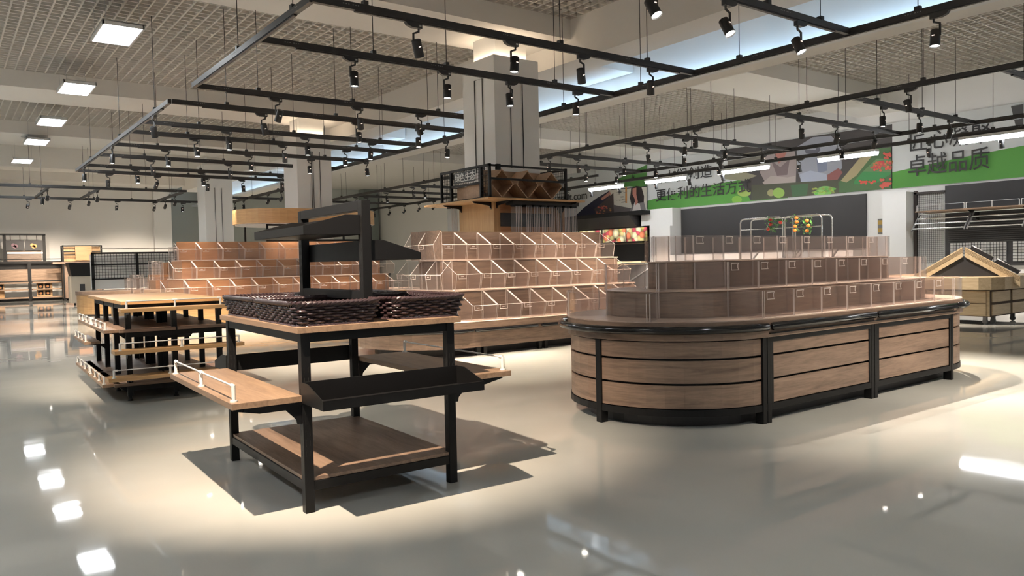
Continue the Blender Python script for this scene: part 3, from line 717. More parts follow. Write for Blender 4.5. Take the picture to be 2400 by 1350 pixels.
for xx, yy in ((IX0-0.055, ICY-IR), (IX0+0.003, ICY-IR), (6.66, ICY-IR), (6.718, ICY-IR), (IX1-0.035, ICY-IR)):
    MB().box(xx, yy-0.012, 0, xx+0.05, yy+0.06, 0.672).build('post', 'black', isl, 0.003)
for a in (PI, PI+0.0):
    MB().box(-0.06, -0.03, 0, 0.012, 0.03, 0.672, mat=Matrix.Translation((IX0-IR, ICY, 0)) @ Matrix.Rotation(PI, 4, 'Z')).build('post', 'black', isl, 0.003); break
MB().box(IX1+0.02, ICY-IR+0.03, 0, IX1+0.07, ICY-IR+0.09, 0.1).build('post', 'black', isl)
for xa, xb in ((IX0+0.053, 6.66), (6.768, IX1-0.035)):
    m = MB(); y = ICY-IR-0.01
    m.box(xa, y, 0.10, xb, y+0.03, 0.148); m.box(xa, y, 0.632, xb, y+0.03, 0.672); m.box(xa, y, 0.148, xa+0.03, y+0.03, 0.632); m.box(xb-0.03, y, 0.148, xb, y+0.03, 0.632)
    m.build('panel_frame', 'black', isl, 0.002)
def bump(pts): return MB().tube(pts, [0.014]+[0.031]*(len(pts)-2)+[0.014], 12).build('bumper', 'gloss', isl)
RB = IR+0.045; zb = 0.757
def end(x, s, a0, a1, n=24): return [(x+s*RB*math.sin(a0+(a1-a0)*k/n), ICY-RB*math.cos(a0+(a1-a0)*k/n), zb) for k in range(n+1)]
bump([(IX0-0.03, ICY-RB, zb)]+end(IX0-0.045, -1, 0.0, PI))
bump([(IX0+0.01, ICY-RB, zb), (IX0+0.03, ICY-RB, zb), (6.66, ICY-RB, zb), (6.68, ICY-RB, zb)])
bump([(6.71, ICY-RB, zb), (6.73, ICY-RB, zb), (IX1-0.02, ICY-RB, zb), (IX1, ICY-RB, zb)])
bump([(IX1+0.03, ICY-RB, zb)]+end(IX1+0.045, 1, 0.0, PI))
strip = MB()
strip.box(IX0, ICY-RB-0.002, 0.700, IX1, ICY-RB+0.02, 0.708); strip.build('bumper_strip', 'gloss', isl)
solid(0.82, 1.028, 0.585, 'riser', 'wu'); solid(1.0285, 1.036, 0.60, 'tier_surface', 'deck')
solid(1.036, 1.262, 0.225, 'riser', 'wu'); solid(1.2625, 1.27, 0.24, 'tier_surface', 'deck')
TIER = [('lowest', 0.8205, IR+0.01, 0.345, 0.212), ('middle', 1.0365, 0.59, 0.355, 0.222), ('top', 1.2705, 0.235, 0.44, 0.216)]
NB = 8; pitch = (IX1-IX0+0.04)/NB
for ti, (tn, z, R, d, h) in enumerate(TIER):
    bp = box_bin(pitch-0.006, d, h)
    for k in range(NB):
        o = bp if k == 0 else copy_tree(bp)
        o.location = (IX0-0.02+pitch*k, ICY-R, z)
        tag(o, f'{ORD[k]} straight clear bin from the left, {tn} tier of the island', 'acrylic bin', f'bins on the {tn} tier of the island')
    r0 = R-d if ti < 2 else 0.03
    for side, cx_, s in (('left', IX0-0.03, PI), ('right', IX1+0.03, 0.0)):
        for q in range(3 if ti < 2 else 2):
            st = PI/(3 if ti < 2 else 2)
            a0 = (PI*1.5 if side == 'left' else -PI/2)+(-st*(q+1) if side == 'left' else st*q)
            o = arc_bin(cx_, ICY, max(r0, 0.03)+0.01, R, a0+0.01, a0+st-0.01, h); o.location = (cx_, ICY, z)
            tag(o, f"{['front', 'middle', 'rear'][q if ti < 2 else q*2]} curved clear bin at the {side} end of the {tn} island tier", 'acrylic bin', f'bins on the {tn} tier of the island')
# ================================================================== stepped racks of scoop bins
def rack(name, label, words, X0, X1, ys, zs, R, cyl_y, mats, zb0, nb, pitch, hf, left_x, side_bins, base_split=True):
    wx_, edge_, wu_ = mats
    t = thing(name, label, 'display rack', (0, 0, 0))
    base = stadium(X0+0.0, X1, cyl_y, R)
    zt = zs[0]
    wrap_prism(base, zb0, zt-0.10).build('base', wu_, t)
    wrap_prism(stadium(X0, X1, cyl_y, R+0.02), zt-0.095, zt-0.005).build('base_rim', wu_, t)
    MB().prism(stadium(X0, X1, cyl_y, R+0.022), zt-0.005, zt, 'z').build('tier_edge', edge_, t)
    MB().prism(stadium(X0, X1, cyl_y, R-0.25), 0.0, zb0, 'z').build('plinth', 'darkg', t)
    zb = zt-0.122
    n = 3; sp = (X1-X0)/n
    for k in range(n):
        a = X0+sp*k+0.03; b = X0+sp*(k+1)-0.03
        MB().tube([(a, cyl_y-R-0.02, zb), (a+0.03, cyl_y-R-0.025, zb), (b-0.03, cyl_y-R-0.025, zb), (b, cyl_y-R-0.02, zb)], [0.012, 0.026, 0.026, 0.012], 10).build('bumper', 'gloss', t)
    for s, cx_ in ((-1, X0), (1, X1)):
        pts = [(cx_+s*(R+0.025)*math.sin(PI*k/20)-s*0.0, cyl_y-(R+0.025)*math.cos(PI*k/20), zb) for k in range(21)]
        MB().tube(pts, [0.012]+[0.026]*19+[0.012], 10).build('bumper', 'gloss', t)
    for k in range(4):
        x = X0+0.08+(X1-X0-0.2)*k/3
        for dx in (0, 0.115):
            MB().box(x+dx, cyl_y-R+0.03, 0.0, x+dx+0.055, cyl_y-R+0.085, zb0).build('leg', 'black', t)
    yb = 2*cyl_y
    for k in (1, 2):
        m = MB(); m.box(X0-0.02, ys[k], zs[k-1], X1+0.06, yb-ys[k], zs[k]-0.018); m.build('riser', wx_, t)
        MB().box(X0-0.03, ys[k]-0.012, zs[k]-0.018, X1+0.07, yb-ys[k]+0.012, zs[k]).build('tier_edge', edge_, t)
    ybk = ys[2]+(ys[2]-ys[1])+0.0
    MB().box(X0-0.005, ybk, zs[2], X1+0.05, ybk+0.022, zs[3]).build('back_board', wx_, t)
    if side_bins: MB().box(X0-0.012, ys[2]-0.005, zs[2], X0+0.012, ybk+0.45, zs[3]).build('end_board', 'wx', t)
    names = ['lowest', 'middle', 'top']
    for k in range(3):
        d = (ys[min(k+1, 2)]-ys[min(k, 1)])-0.012
        h = zs[k+1]-zs[k]-0.02
        bp = scoop_bin(pitch-0.012, d, h, h*hf)
        n0 = nb[k]; xs = left_x[k]
        for i in range(n0):
            o = bp if i == 0 else copy_tree(bp)
            o.location = (xs+pitch*i+0.006, ys[k]+0.004, zs[k]+0.001)
            tag(o, f'{ORD[i]} clear scoop bin from the left, {names[k]} tier of {words}', 'acrylic bin', f'front bins on the {names[k]} tier of {words}')
        if side_bins:
            xf, dd, ya, cnt = side_bins[k]
            bp = scoop_bin(0.43, dd, h, h*hf, 0.03)
            for i in range(cnt):
                o = bp if i == 0 else copy_tree(bp)
                o.location = (xf, ya+0.435*(i+1), zs[k]+0.001); o.rotation_euler = (0, 0, -PI/2)
                tag(o, f"{['nearest', 'second', 'third'][i]} left facing end bin, {names[k]} tier of {words}", 'acrylic bin', f'end bins on the {names[k]} tier of {words}')
    return t
rack('scoop_bin_rack', 'stepped brown wood rack filled with clear scoop bins in the middle of the picture', 'the middle brown rack',
     5.90, 9.42, (8.85, 9.25, 9.65), (0.478, 0.905, 1.345, 1.78), 1.1, 9.95, ('wx', 'deck', 'wu'), 0.12, (8, 8, 8), 0.438, 0.53, (5.90, 5.91, 5.94),
     ((5.48, 0.38, 9.2, 2), (5.68, 0.2, 9.3, 3), (5.76, 0.155, 9.62, 2)))
rack('scoop_bin_rack', 'stepped honey wood rack of clear scoop bins at the left behind the tiered table', 'the far left honey rack',
     4.30, 9.0, (16.9, 17.35, 17.8), (0.66, 1.07, 1.48, 1.90), 1.35, 18.25, ('orange', 'deck', 'lu'), 0.06, (12, 11, 10), 0.478, 0.6, (3.72, 4.0, 4.22), None)
# far-left rack: plain end panels standing on its left steps
for (px, py0, py1, px2, Y, lab) in ((313, 627, 690, 336, 16.95, 'clear square bin standing on the lowest left step of the honey rack'), (357, 612, 658, 383, 17.4, 'clear square bin standing on the middle left step of the honey rack'), (404, 580, 612, 415, 17.8, 'clear narrow bin standing on the top left step of the honey rack')):
    a, b = aty(px, py1, Y), aty(px2, py0, Y)
    o = box_bin(max(0.12, b.x-a.x), 0.3, max(0.2, b.z-a.z)); o.location = (a.x, Y+0.02, {16.95: 0.661, 17.4: 1.071, 17.8: 1.481}[Y])
    tag(o, lab, 'acrylic bin', 'bins left on the steps of the honey rack')

# ================================================================== display around the nearest column
S1 = thing('column_display', 'wood and black mesh shelf wrapped round the nearest column, carrying diamond shaped boxes', 'column shelf', (0, 0, 0))
xa, xb, ya, yb = 7.72, 9.98, 11.0, 13.2
MB().box(xa, ya, 2.40, xb, yb, 2.432).build('shelf_board', 'lx', S1, 0.003)
MB().box(8.20, 11.52, 1.2, 8.345, 12.68, 2.399).build('cladding_panel', 'lz', S1)
MB().box(8.345, 11.52, 1.2, 9.9, 11.60, 2.399).build('backing_panel', 'orange', S1)
m = MB()
for x in (7.82, 9.58): 
    m.box(x, 11.10, 2.433, x+0.045, 11.145, 3.03); m.box(x, 12.7, 2.433, x+0.045, 12.745, 3.0)
for x in (7.82, 9.58): m.box(x, 11.10, 2.985, x+0.045, 12.745, 3.03); m.box(x, 11.10, 2.433, x+0.045, 12.745, 2.46)
m.box(7.82, 11.36, 2.433, 7.865, 11.41, 3.0); m.box(7.82, 12.35, 2.433, 7.865, 12.40, 3.0); m.box(7.82, 11.40, 2.70, 7.865, 12.4, 2.74)
m.box(7.865, 11.10, 2.985, 9.58, 11.135, 3.02); m.box(7.865, 11.10, 2.755, 9.58, 11.135, 2.79); m.box(7.865, 11.10, 2.433, 9.58, 11.135, 2.452); m.box(9.2, 12.7, 2.985, 9.6, 12.745, 3.03)
m.box(7.98, 11.08, 2.93, 8.06, 11.14, 3.03)
m.build('cage_frame', 'black', S1)
ms = MB()
def wire_yz(x, y0, y1, z0, z1, c=0.055):
    k = 0
    while y0+c*k <= y1+1e-6: ms.box(x, y0+c*k-0.003, z0, x+0.006, y0+c*k+0.003, z1); k += 1
    k = 0
    while z0+c*k <= z1+1e-6: ms.box(x, y0, z0+c*k-0.003, x+0.006, y1, z0+c*k+0.003); k += 1
wire_yz(7.84, 11.15, 11.36, 2.46, 2.985); wire_yz(7.84, 12.40, 12.70, 2.46, 2.985); wire_yz(7.84, 11.41, 12.35, 2.74, 2.985); wire_yz(9.6, 11.15, 12.7, 2.46, 2.985)
ms.build('wire_mesh', 'black', S1)
for x, y, sx, sy in ((8.27, 11.6, -1, -1), (8.27, 12.6, -1, 1), (9.75, 11.45, 1, -1)):
    b = MB(); b.box(x-0.02, y-0.02, 1.3, x+0.02, y+0.02, 2.399)
    b.prism([(y, 2.399), (y-0.48, 2.399), (y-0.45, 2.37), (y-0.12, 2.33), (y-0.02, 2.2), (y, 2.2)], x-0.012, x+0.012, 'x')
    b.prism([(x, 2.399), (x-0.48, 2.399), (x-0.45, 2.37), (x-0.12, 2.33), (x-0.02, 2.2), (x, 2.2)], y-0.012, y+0.012, 'y')
    b.build('bracket', 'black', S1)
# square wooden boxes stood on their corners
def diamond(label, x, z, s, y0=11.16, d=0.36):
    m = MB(); t = 0.018
    T = Matrix.Translation((x, y0, z)) @ Matrix.Rotation(math.radians(45), 4, 'Y')
    h = s/2
    m.box(-h, 0, -h, h, d, -h+t, mat=T); m.box(-h, 0, h-t, h, d, h, mat=T); m.box(-h, 0, -h+t, -h+t, d, h-t, mat=T); m.box(h-t, 0, -h+t, h, d, h-t, mat=T); m.box(-h+t, d-t, -h+t, h-t, d, h-t, mat=T)
    o = m.build('diamond_box', boxwood); tag(o, label, 'wooden box', 'tilted boxes on the column shelf'); return o
boxwood = wood('box_oak', (0.30, 0.18, 0.105), (0.46, 0.30, 0.19), 'X')
zc = 2.434; s_ = 0.37; hd = s_*math.sqrt(0.5)
diamond('tilted wooden box at the left end of the column shelf', 8.14, zc+hd, s_)
diamond('tilted wooden box in the middle of the column shelf', 8.72, zc+hd, s_)
diamond('tilted wooden box at the right end of the column shelf, nearest the mesh', 9.29, zc+hd, s_)
m = MB(); m.box(8.0, 11.545, 2.434, 9.35, 11.575, 2.97); o = m.build('back_board', boxwood, S1)
kn = MB().tube([(9.22, 11.54, 2.84), (9.22, 11.55, 2.84)], 0.03, 16).build('cable_hole', 'darkg', S1)
m = MB(); m.box(7.9, 11.45, 2.434, 7.93, 11.95, 2.71); m.build('side_board', boxwood, S1)
m = MB(); m.box(7.95, 12.0, 2.434, 8.3, 12.35, 2.70); tag(m.build('storage_box', boxwood), 'brown board box on the left side of the column shelf', 'wooden box')
# sign with four characters in the cage
sg = MB(); sg.box(7.806, 11.52, 2.765, 7.816, 12.22, 2.965); o = sg.build('hanging_sign', 'darkg'); tag(o, 'small dark sign with four pale Chinese characters in the mesh of the column shelf', 'sign')
def lettering(body, name, parent, mat, size, matx, extrude=0.004, spacing=1.0, thick=0.0, align='LEFT', lead=1.0, sx=1.0):
    c = bpy.data.curves.new(name, 'FONT'); c.body = body; c.size = size; c.extrude = extrude; c.align_x = align; c.space_character = spacing; c.offset = thick; c.space_line = lead
    c.materials.append(M[mat] if isinstance(mat, str) else mat)
    o = bpy.data.objects.new(name, c); COL.objects.link(o)
    if parent: o.parent = parent
    o2 = bpy.data.objects.new(name, bpy.data.meshes.new_from_object(o)); bpy.data.objects.remove(o); COL.objects.link(o2); o2.name = name
    if parent: o2.parent = parent
    o2.matrix_world = matx @ Matrix.Diagonal((sx, 1, 1, 1)); return o2
# text frames facing the camera side: wall x = const read from -x side: text x runs towards -y, text y towards +z
def wallx(x, y, z): return Matrix.Translation((x, y, z)) @ Matrix(((0, 0, -1, 0), (-1, 0, 0, 0), (0, 1, 0, 0), (0, 0, 0, 1)))
lettering('绿色生态', 'characters', o, plain('sign_ink', (0.62, 0.62, 0.60), 0.5), 0.175, wallx(7.803, 12.19, 2.80), 0.002, 0.92, 0.002)
# gravity dispensers hanging below the shelf
cav = acrylic('dispenser_plastic', (0.88, 0.90, 0.92), 0.10, (0.75, 0.8, 0.85))
rail = MB().box(8.35, 11.12, 2.33, 9.93, 11.35, 2.398); rail.build('dispenser_rail', 'black', S1)
def dispenser():
    t = thing('dispenser', '', 'dispenser', (0, 0, 0)); m = MB()
    m.box(-0.06, -0.08, 0.0, 0.06, 0.08, 0.50); m.build('hopper', cav, t)
    r = MB()
    for sx in (-0.06, 0.06, -0.02, 0.02):
        r.tube([(sx, -0.083, 0.0), (sx, -0.083, 0.50)], 0.006, 6)
    r.build('moulded_ribs', 'acre', t)
    MB().box(-0.062, -0.085, 0.50, 0.062, 0.085, 0.53).build('lid', 'black', t)
    c = MB(); c.prism([(-0.1, 0.0), (0.06, 0.0), (0.03, -0.09), (-0.06, -0.09)], -0.04, 0.04, 'x'); c.build('chute', 'acre', t); return t
dp = dispenser()
for k, x in enumerate([8.50, 8.74, 8.92, 9.10, 9.28, 9.46, 9.66, 9.84]):
    o = dp if k == 0 else copy_tree(dp); o.location = (x, 11.24, 1.80)
    tag(o, f'{ORD[k]} clear dispenser from the left in the row below the column shelf', 'dispenser', 'clear dispensers under the column shelf')
o = copy_tree(dp); o.location = (8.08, 12.75, 1.85); tag(o, 'single clear dispenser on the left of the column cladding', 'dispenser', 'clear dispensers under the column shelf')
MB().box(8.34, 11.5, 1.95, 9.6, 11.515, 2.2).build('dark_strip', 'darkg', S1)

# ---- round wooden header on the second column
S2 = thing('round_header', 'rounded wooden header ring around the second white column with a black shelf frame below', 'column header', (0, 0, 0))
wrap_prism(stadium(7.95, 9.6, 21.9, 1.25), 2.50, 2.90).build('header', 'lu', S2)
MB().prism(stadium(7.95, 9.6, 21.9, 1.18), 2.47, 2.50, 'z').build('under_ring', 'lightm', S2)
m = MB()
for x in (7.25, 10.35): m.box(x, 20.9, 1.2, x+0.05, 20.95, 2.47); m.box(x, 22.8, 1.2, x+0.05, 22.85, 2.47)
m.box(7.25, 20.9, 1.95, 10.4, 20.95, 2.05); m.box(7.25, 20.9, 2.42, 10.4, 20.95, 2.47)
m.build('frame', 'black', S2)
MB().box(7.7, 20.91, 1.86, 9.9, 20.94, 2.0).build('shelf_front', 'orange', S2)
MB().box(8.0, 20.95, 0.0, 10.0, 22.7, 1.2).build('body', 'lx', S2)
# ================================================================== printed mural on the right wall
MX = 23.38
MU = thing('wall_mural', 'long printed banner above the right wall with green waves, photographs and two large Chinese slogans', 'mural', (MX, 15, 3.2))
off0 = Vector((MX, 15, 3.2))
m = MB(); m.box(-0.02, -13.5, 0.05, 0.0, 13.0, 2.05); m.build('board', flat(srgb(205, 208, 208)), MU)
_layer = [0]
def shape(name, col, px, ink=None):
    """flat printed shape traced on the banner plane"""
    _layer[0] += 1; x = -0.0205-0.00025*_layer[0]
    v = [atx(a, b, MX) for a, b in px]
    pts = [(p.y-off0.y, min(max(p.z-off0.z, 0.06), 2.04)) for p in v]
    mm = MB(); mm.prism(pts, x, x+0.0002, 'x'); return mm.build(name, ink or flat(col), MU)
def blob(name, col, cx_, cy_, rx, ry, n=14, ink=None):
    return shape(name, col, [(cx_+rx*math.cos(2*PI*k/n), cy_+ry*math.sin(2*PI*k/n)) for k in range(n)], ink)
G1, G2 = srgb(78, 140, 62), srgb(70, 110, 60)
# right slogan panel
def wave(y0, y1, h0, h1, n=16):
    t_ = [(y0+(y1-y0)*k/n) for k in range(n+1)]
    pts = [(y0-off0.y, 0.06)]+[(y-off0.y, h0+(h1-h0)*((k/n)**1.0)+0.12*math.sin(PI*k/n)) for k, y in enumerate(t_)]+[(y1-off0.y, 0.06)]
    _layer[0] += 1; x = -0.0205-0.00025*_layer[0]
    mm = MB(); mm.prism(pts, x, x+0.0002, 'x'); return mm.build('green_wave', flat(G1), MU)
wave(11.94, 4.0, 0.55, 1.05); wave(21.98, 15.5, 0.45, 0.9)
# centre photograph: people in aprons behind vegetables (generic figures)
shape('photo_ground', srgb(64, 62, 64), [(1688, 352), (2092, 291), (2092, 443), (1760, 470), (1735, 420)])
shape('photo_shelf', srgb(140, 138, 118), [(1682, 398), (1722, 396), (1775, 412), (1745, 424), (1700, 420)])
shape('photo_shelf', srgb(110, 108, 100), [(1706, 366), (1790, 352), (1788, 372), (1706, 388)])
shape('figure_left', srgb(150, 140, 140), [(1785, 378), (1812, 352), (1862, 346), (1868, 380), (1866, 424), (1796, 430), (1782, 405)])
shape('figure_left', srgb(165, 112, 105), [(1814, 354), (1848, 348), (1838, 372), (1826, 384)])
shape('figure_left', srgb(112, 100, 104), [(1808, 376), (1822, 412), (1846, 410), (1852, 372), (1830, 392)])
shape('figure_left', srgb(168, 158, 156), [(1788, 428), (1808, 412), (1846, 416), (1866, 412), (1866, 430), (1792, 432)])
shape('figure_right', srgb(148, 152, 164), [(1868, 345), (1905, 322), (1948, 318), (1972, 340), (1974, 395), (1940, 424), (1880, 428), (1870, 400)])
shape('figure_right', srgb(90, 92, 104), [(1886, 350), (1912, 352), (1918, 338), (1924, 352), (1914, 362), (1890, 360)])
shape('figure_right', srgb(120, 128, 150), [(1915, 372), (1938, 368), (1940, 400), (1918, 406)])
shape('figure_right', srgb(165, 172, 190), [(1876, 408), (1900, 400), (1938, 408), (1940, 426), (1878, 428)])
shape('figure_right', srgb(128, 82, 82), [(1940, 410), (1966, 394), (1976, 404), (1962, 424), (1940, 428)])
shape('photo_counter', srgb(70, 74, 62), [(1762, 434), (1985, 420), (1985, 452), (1762, 470)])
shape('photo_bucket', srgb(64, 96, 70), [(1854, 434), (1896, 430), (1892, 458), (1858, 461)])
for cx_, cy_, rx, ry, c in ((1745, 452, 16, 9, (150, 175, 95)), (1728, 468, 12, 9, (120, 170, 70)), (1808, 452, 9, 8, (150, 148, 110)), (1826, 452, 14, 12, (140, 175, 90)), (1936, 446, 20, 10, (120, 170, 95)), (1922, 452, 14, 7, (140, 190, 110))):
    blob('printed_greens', srgb(*c), cx_, cy_, rx, ry)
for k in range(26):
    blob('printed_leaf', srgb(110+random.randint(-20, 40), 165+random.randint(-30, 30), 80), 1906+random.random()*52, 440+random.random()*14, 4, 2.4, 8)
shape('printed_crate', srgb(70, 100, 68), [(1966, 428), (2040, 350), (2091, 345), (2091, 442), (1968, 452)])
shape('printed_crate', srgb(160, 150, 118), [(1972, 424), (2028, 356), (2056, 352), (2008, 412), (1985, 428)])
shape('printed_crate', srgb(60, 128, 78), [(2004, 424), (2024, 402), (2090, 402), (2090, 408), (2050, 432), (2002, 432)])
shape('printed_crate', srgb(96, 128, 90), [(2024, 402), (2056, 372), (2091, 372), (2091, 404)])
for k in range(60):
    u, v_ = random.random(), random.random()
    blob('printed_tomato', srgb(196+random.randint(-25, 20), 96+random.randint(-20, 30), 84), 2040+10*(1-v_)+u*(50-8*(1-v_)), 380+v_*21-u*2, 3.2, 2.8, 8)
for k in range(26): blob('printed_tomato', srgb(196, 95, 84), 2066+random.random()*24, 420+random.random()*20, 3.4, 3.0, 8)
for k in range(14): blob('printed_tomato', srgb(190, 88, 78), 2074+random.random()*16, 360+random.random()*12, 3.2, 2.8, 8)
for k in range(12): blob('printed_tomato', srgb(205, 90, 80), 2016+random.random()*40, 424+random.random()*6, 3, 2.6, 8)
# left end: white field, dark blue arc, market photograph, green arch
shape('green_arch', srgb(62, 112, 52), [(1432, 436), (1450, 420), (1480, 404), (1519, 386), (1519, 442), (1478, 437), (1440, 441)])
shape('blue_arc', srgb(22, 24, 48), [(1348, 510), (1372, 486), (1402, 464), (1436, 444), (1519, 436), (1519, 496)])
shape('photo_left', srgb(196, 192, 180), [(1430, 446), (1519, 438), (1519, 496), (1440, 502)])
shape('photo_left', srgb(60, 50, 50), [(1395, 490), (1420, 470), (1440, 452), (1442, 500), (1400, 505)])
shape('photo_left', srgb(168, 120, 108), [(1410, 466), (1432, 448), (1434, 456), (1414, 470)])
shape('photo_left', srgb(176, 120, 60), [(1468, 438), (1472, 438), (1472, 476), (1468, 476)])
shape('photo_left', srgb(90, 84, 84), [(1440, 480), (1470, 486), (1490, 490), (1488, 499), (1442, 500)])
shape('printed_woman', srgb(34, 26, 28), [(1482, 440), (1494, 436), (1506, 438), (1512, 460), (1511, 486), (1500, 494), (1484, 488), (1479, 465)])
shape('printed_woman', srgb(120, 116, 116), [(1478, 496), (1486, 478), (1512, 474), (1517, 494)])
shape('printed_woman', srgb(206, 200, 196), [(1484, 496), (1490, 474), (1502, 478), (1505, 495)])
shape('printed_woman', srgb(176, 120, 108), [(1485, 442), (1494, 440), (1494, 456), (1498, 474), (1492, 482), (1490, 466), (1485, 456)])
for k in range(22): blob('printed_flower', srgb(160+random.randint(-40, 50), 80+random.randint(-20, 40), 70), 1400+random.random()*38, 482+random.random()*20, 2.6, 2.0, 7)
for k in range(14): shape('printed_sketch', srgb(120, 116, 108), (lambda a, b: [(a, b), (a+9, b-1.5), (a+9, b-0.6), (a, b+0.9)])(1446+random.random()*18, 448+random.random()*28))
shape('panel_joint', srgb(60, 64, 62), [(2091.2, 291), (2092.2, 291), (2092.2, 443), (2091.2, 443)]); shape('panel_joint', srgb(90, 94, 92), [(1518.6, 386), (1519.4, 386), (1519.4, 492), (1518.6, 492)])
shape('dark_photo', srgb(70, 70, 72), [(2372, 250), (2400, 245), (2400, 300), (2384, 300)])
def mural_text(body, px0, py_base, px1, size, thick=0.003):
    a, b = atx(px0, py_base, MX), atx(px1, py_base, MX)
    o = lettering(body, 'slogan', None, 'black_ink', size, wallx(MX-0.10, a.y, a.z), 0.003, 1.0, thick)
    bpy.context.view_layer.update()
    wdt = o.dimensions.x; L = abs(a.y-b.y)
    o.matrix_world = wallx(MX-0.085, a.y, a.z) @ Matrix.Diagonal((L/wdt, 1, 1, 1))
    mw = o.matrix_world.copy(); o.parent = MU; o.matrix_parent_inverse = Matrix.Translation(off0).inverted(); o.matrix_world = mw
    return o
ta = atx(1536, 430, MX)
mural_text('为人们创造', 1533, 430, 1672, 0.52); mural_text('更便利的生活方式', 1540, 470, 1762, 0.52)
mural_text('匠心凝聚', 2132, 353, 2322, 0.66); mural_text('卓越品质', 2130, 410, 2320, 0.66)
mural_text('www.tssyt.com', 1272, 478, 1379, 0.5, 0.002)

# ================================================================== right wall below the mural
def wbox(name, y0, y1, z0, z1, x0, mat, label, cat, x1=23.399):
    return tag(MB().box(x0, min(y0, y1), z0, x1, max(y0, y1), z1).build(name, mat), label, cat)
wbox('dark_cladding', 12.73, 20.2, 1.47, 3.18, 23.34, 'darkg', 'large dark grey wall panel below the centre photograph', 'wall panel')
struct(MB().box(22.85, 11.24, 0, 23.399, 11.95, 3.1).build('trim_17', 'wall'))
struct(MB().box(22.9, 20.25, 1.0, 23.399, 21.9, 3.25).build('trim_18', 'wall'))
m = thing('switch_panel', 'pair of brass coloured plates on the white wall beside the dark panel', 'switch', (23.395, 12.25, 1.95))
MB().box(-0.03, -0.2, -0.05, 0, 0.12, 0.42).build('back_plate', 'midg', m)
for z in (0.0, 0.24): MB().box(-0.045, -0.19, z, -0.031, 0.1, z+0.13).build('plate', plain('brass_plate', (0.42, 0.28, 0.08), 0.4, 0.6) if z == 0 else bpy.data.materials['brass_plate'], m)
# dark backing zone on the far right with wire mesh bays
wbox('dark_cladding', 2.5, 10.35, 0.9, 3.2, 23.3, 'darkg', 'black slatted wall panel at the right picture edge', 'wall panel')
WM = thing('mesh_screen', 'tall white backed wire mesh panel between the white pier and the black wall', 'mesh panel', (23.36, 10.8, 0))
MB().box(0, -0.42, 1.0, 0.02, 0.36, 3.08).build('backing', 'white', WM)
f = MB(); f.box(-0.1, 0.34, 0.3, 0.0, 0.42, 3.12); f.box(-0.1, -0.45, 3.02, 0.0, 0.42, 3.08); f.build('frame', plain('brown_black', (0.025, 0.018, 0.016), 0.5), WM)
g = MB()
for k in range(14): g.box(-0.06, -0.42+0.058*k, 1.0, -0.05, -0.414+0.058*k, 3.02)
for k in range(36): g.box(-0.06, -0.42, 1.0+0.058*k, -0.05, 0.34, 1.006+0.058*k)
g.build('wire_mesh', 'black', WM)
# lit lattice strip behind the produce stand
for k, (y0, y1, lab) in enumerate([(8.75, 10.2, 'pale wire lattice opening low on the black wall, left one behind the produce stand'), (7.35, 8.6, 'pale wire lattice opening low on the black wall, middle one'), (5.4, 7.2, 'pale wire lattice opening low on the black wall, right one')]):
    q = thing('lattice_opening', lab, 'mesh panel', (23.29, y0, 1.0))
    MB().box(-0.01, 0, 0, 0.0, y1-y0, 0.55).build('backing', 'white', q); g = MB()
    for i in range(int((y1-y0)/0.08)): g.box(-0.03, 0.08*i, 0, -0.02, 0.08*i+0.01, 0.55)
    for i in range(7): g.box(-0.03, 0, 0.08*i, -0.02, y1-y0, 0.08*i+0.01)
    g.build('wire_mesh', 'black', q)
for i in range(9):
    pass
sl = MB()
for i in range(14): sl.box(23.26, 7.3, 1.56+0.055*i, 23.30, 10.25, 1.58+0.055*i)
tag(sl.build('louvre', plain('louvre_grey', (0.05, 0.05, 0.052), 0.4)), 'dark horizontal louvre slats on the black wall above the lattice openings', 'louvre')
# long wooden shelf with guard rails and the sloping chrome racks beneath it
WS = thing('wall_shelf', 'narrow wooden wall shelf with white guard rails above the chrome racks', 'wall shelf', (22.3, 8, 2.44))
MB().box(0, -4.0, 0, 0.9, 2.72, 0.03).build('board', 'tx', WS)
for a, b in ((2.68, 1.43), (1.38, 0.1), (0.05, -1.2), (-1.25, -2.5)):
    guard_rail(WS, (0.03, a, 0.03), (0.03, b, 0.03), 0.16)
for y in (1.40, 0.07): MB().prism([(0.2, 0.0), (0.9, 0.0), (0.9, -0.3)], y, y+0.02, 'y').build('bracket', 'black', WS)
def slope_rack(y0, y1, label):
    t = thing('slope_rack', label, 'wall rack', (22.3, y0, 1.95), 0, 'chrome racks on the black wall'); L = y1-y0
    P0, P1 = Vector((0, 0, 0.0)), Vector((0, 0, 0))
    for k in range(4):
        r = MB(); u = k/3.0; r.tube([(0.02+0.42*u, 0.02, 0.02+0.43*u), (0.02+0.42*u, L-0.02, 0.02+0.43*u)], 0.02, 10); r.build('rail', 'chrome', t)
    for y in (0.0, L-0.03):
        MB().prism([(-0.03, -0.02), (0.0, -0.05), (0.50, 0.46), (0.48, 0.50)], y, y+0.03, 'y').build('end_plate', 'midg', t)
    return t
slope_rack(9.40, 10.82, 'chrome four bar sloping rack on the wall, left one beside the white pier')
slope_rack(8.0, 9.36, 'chrome four bar sloping rack on the wall, right one')
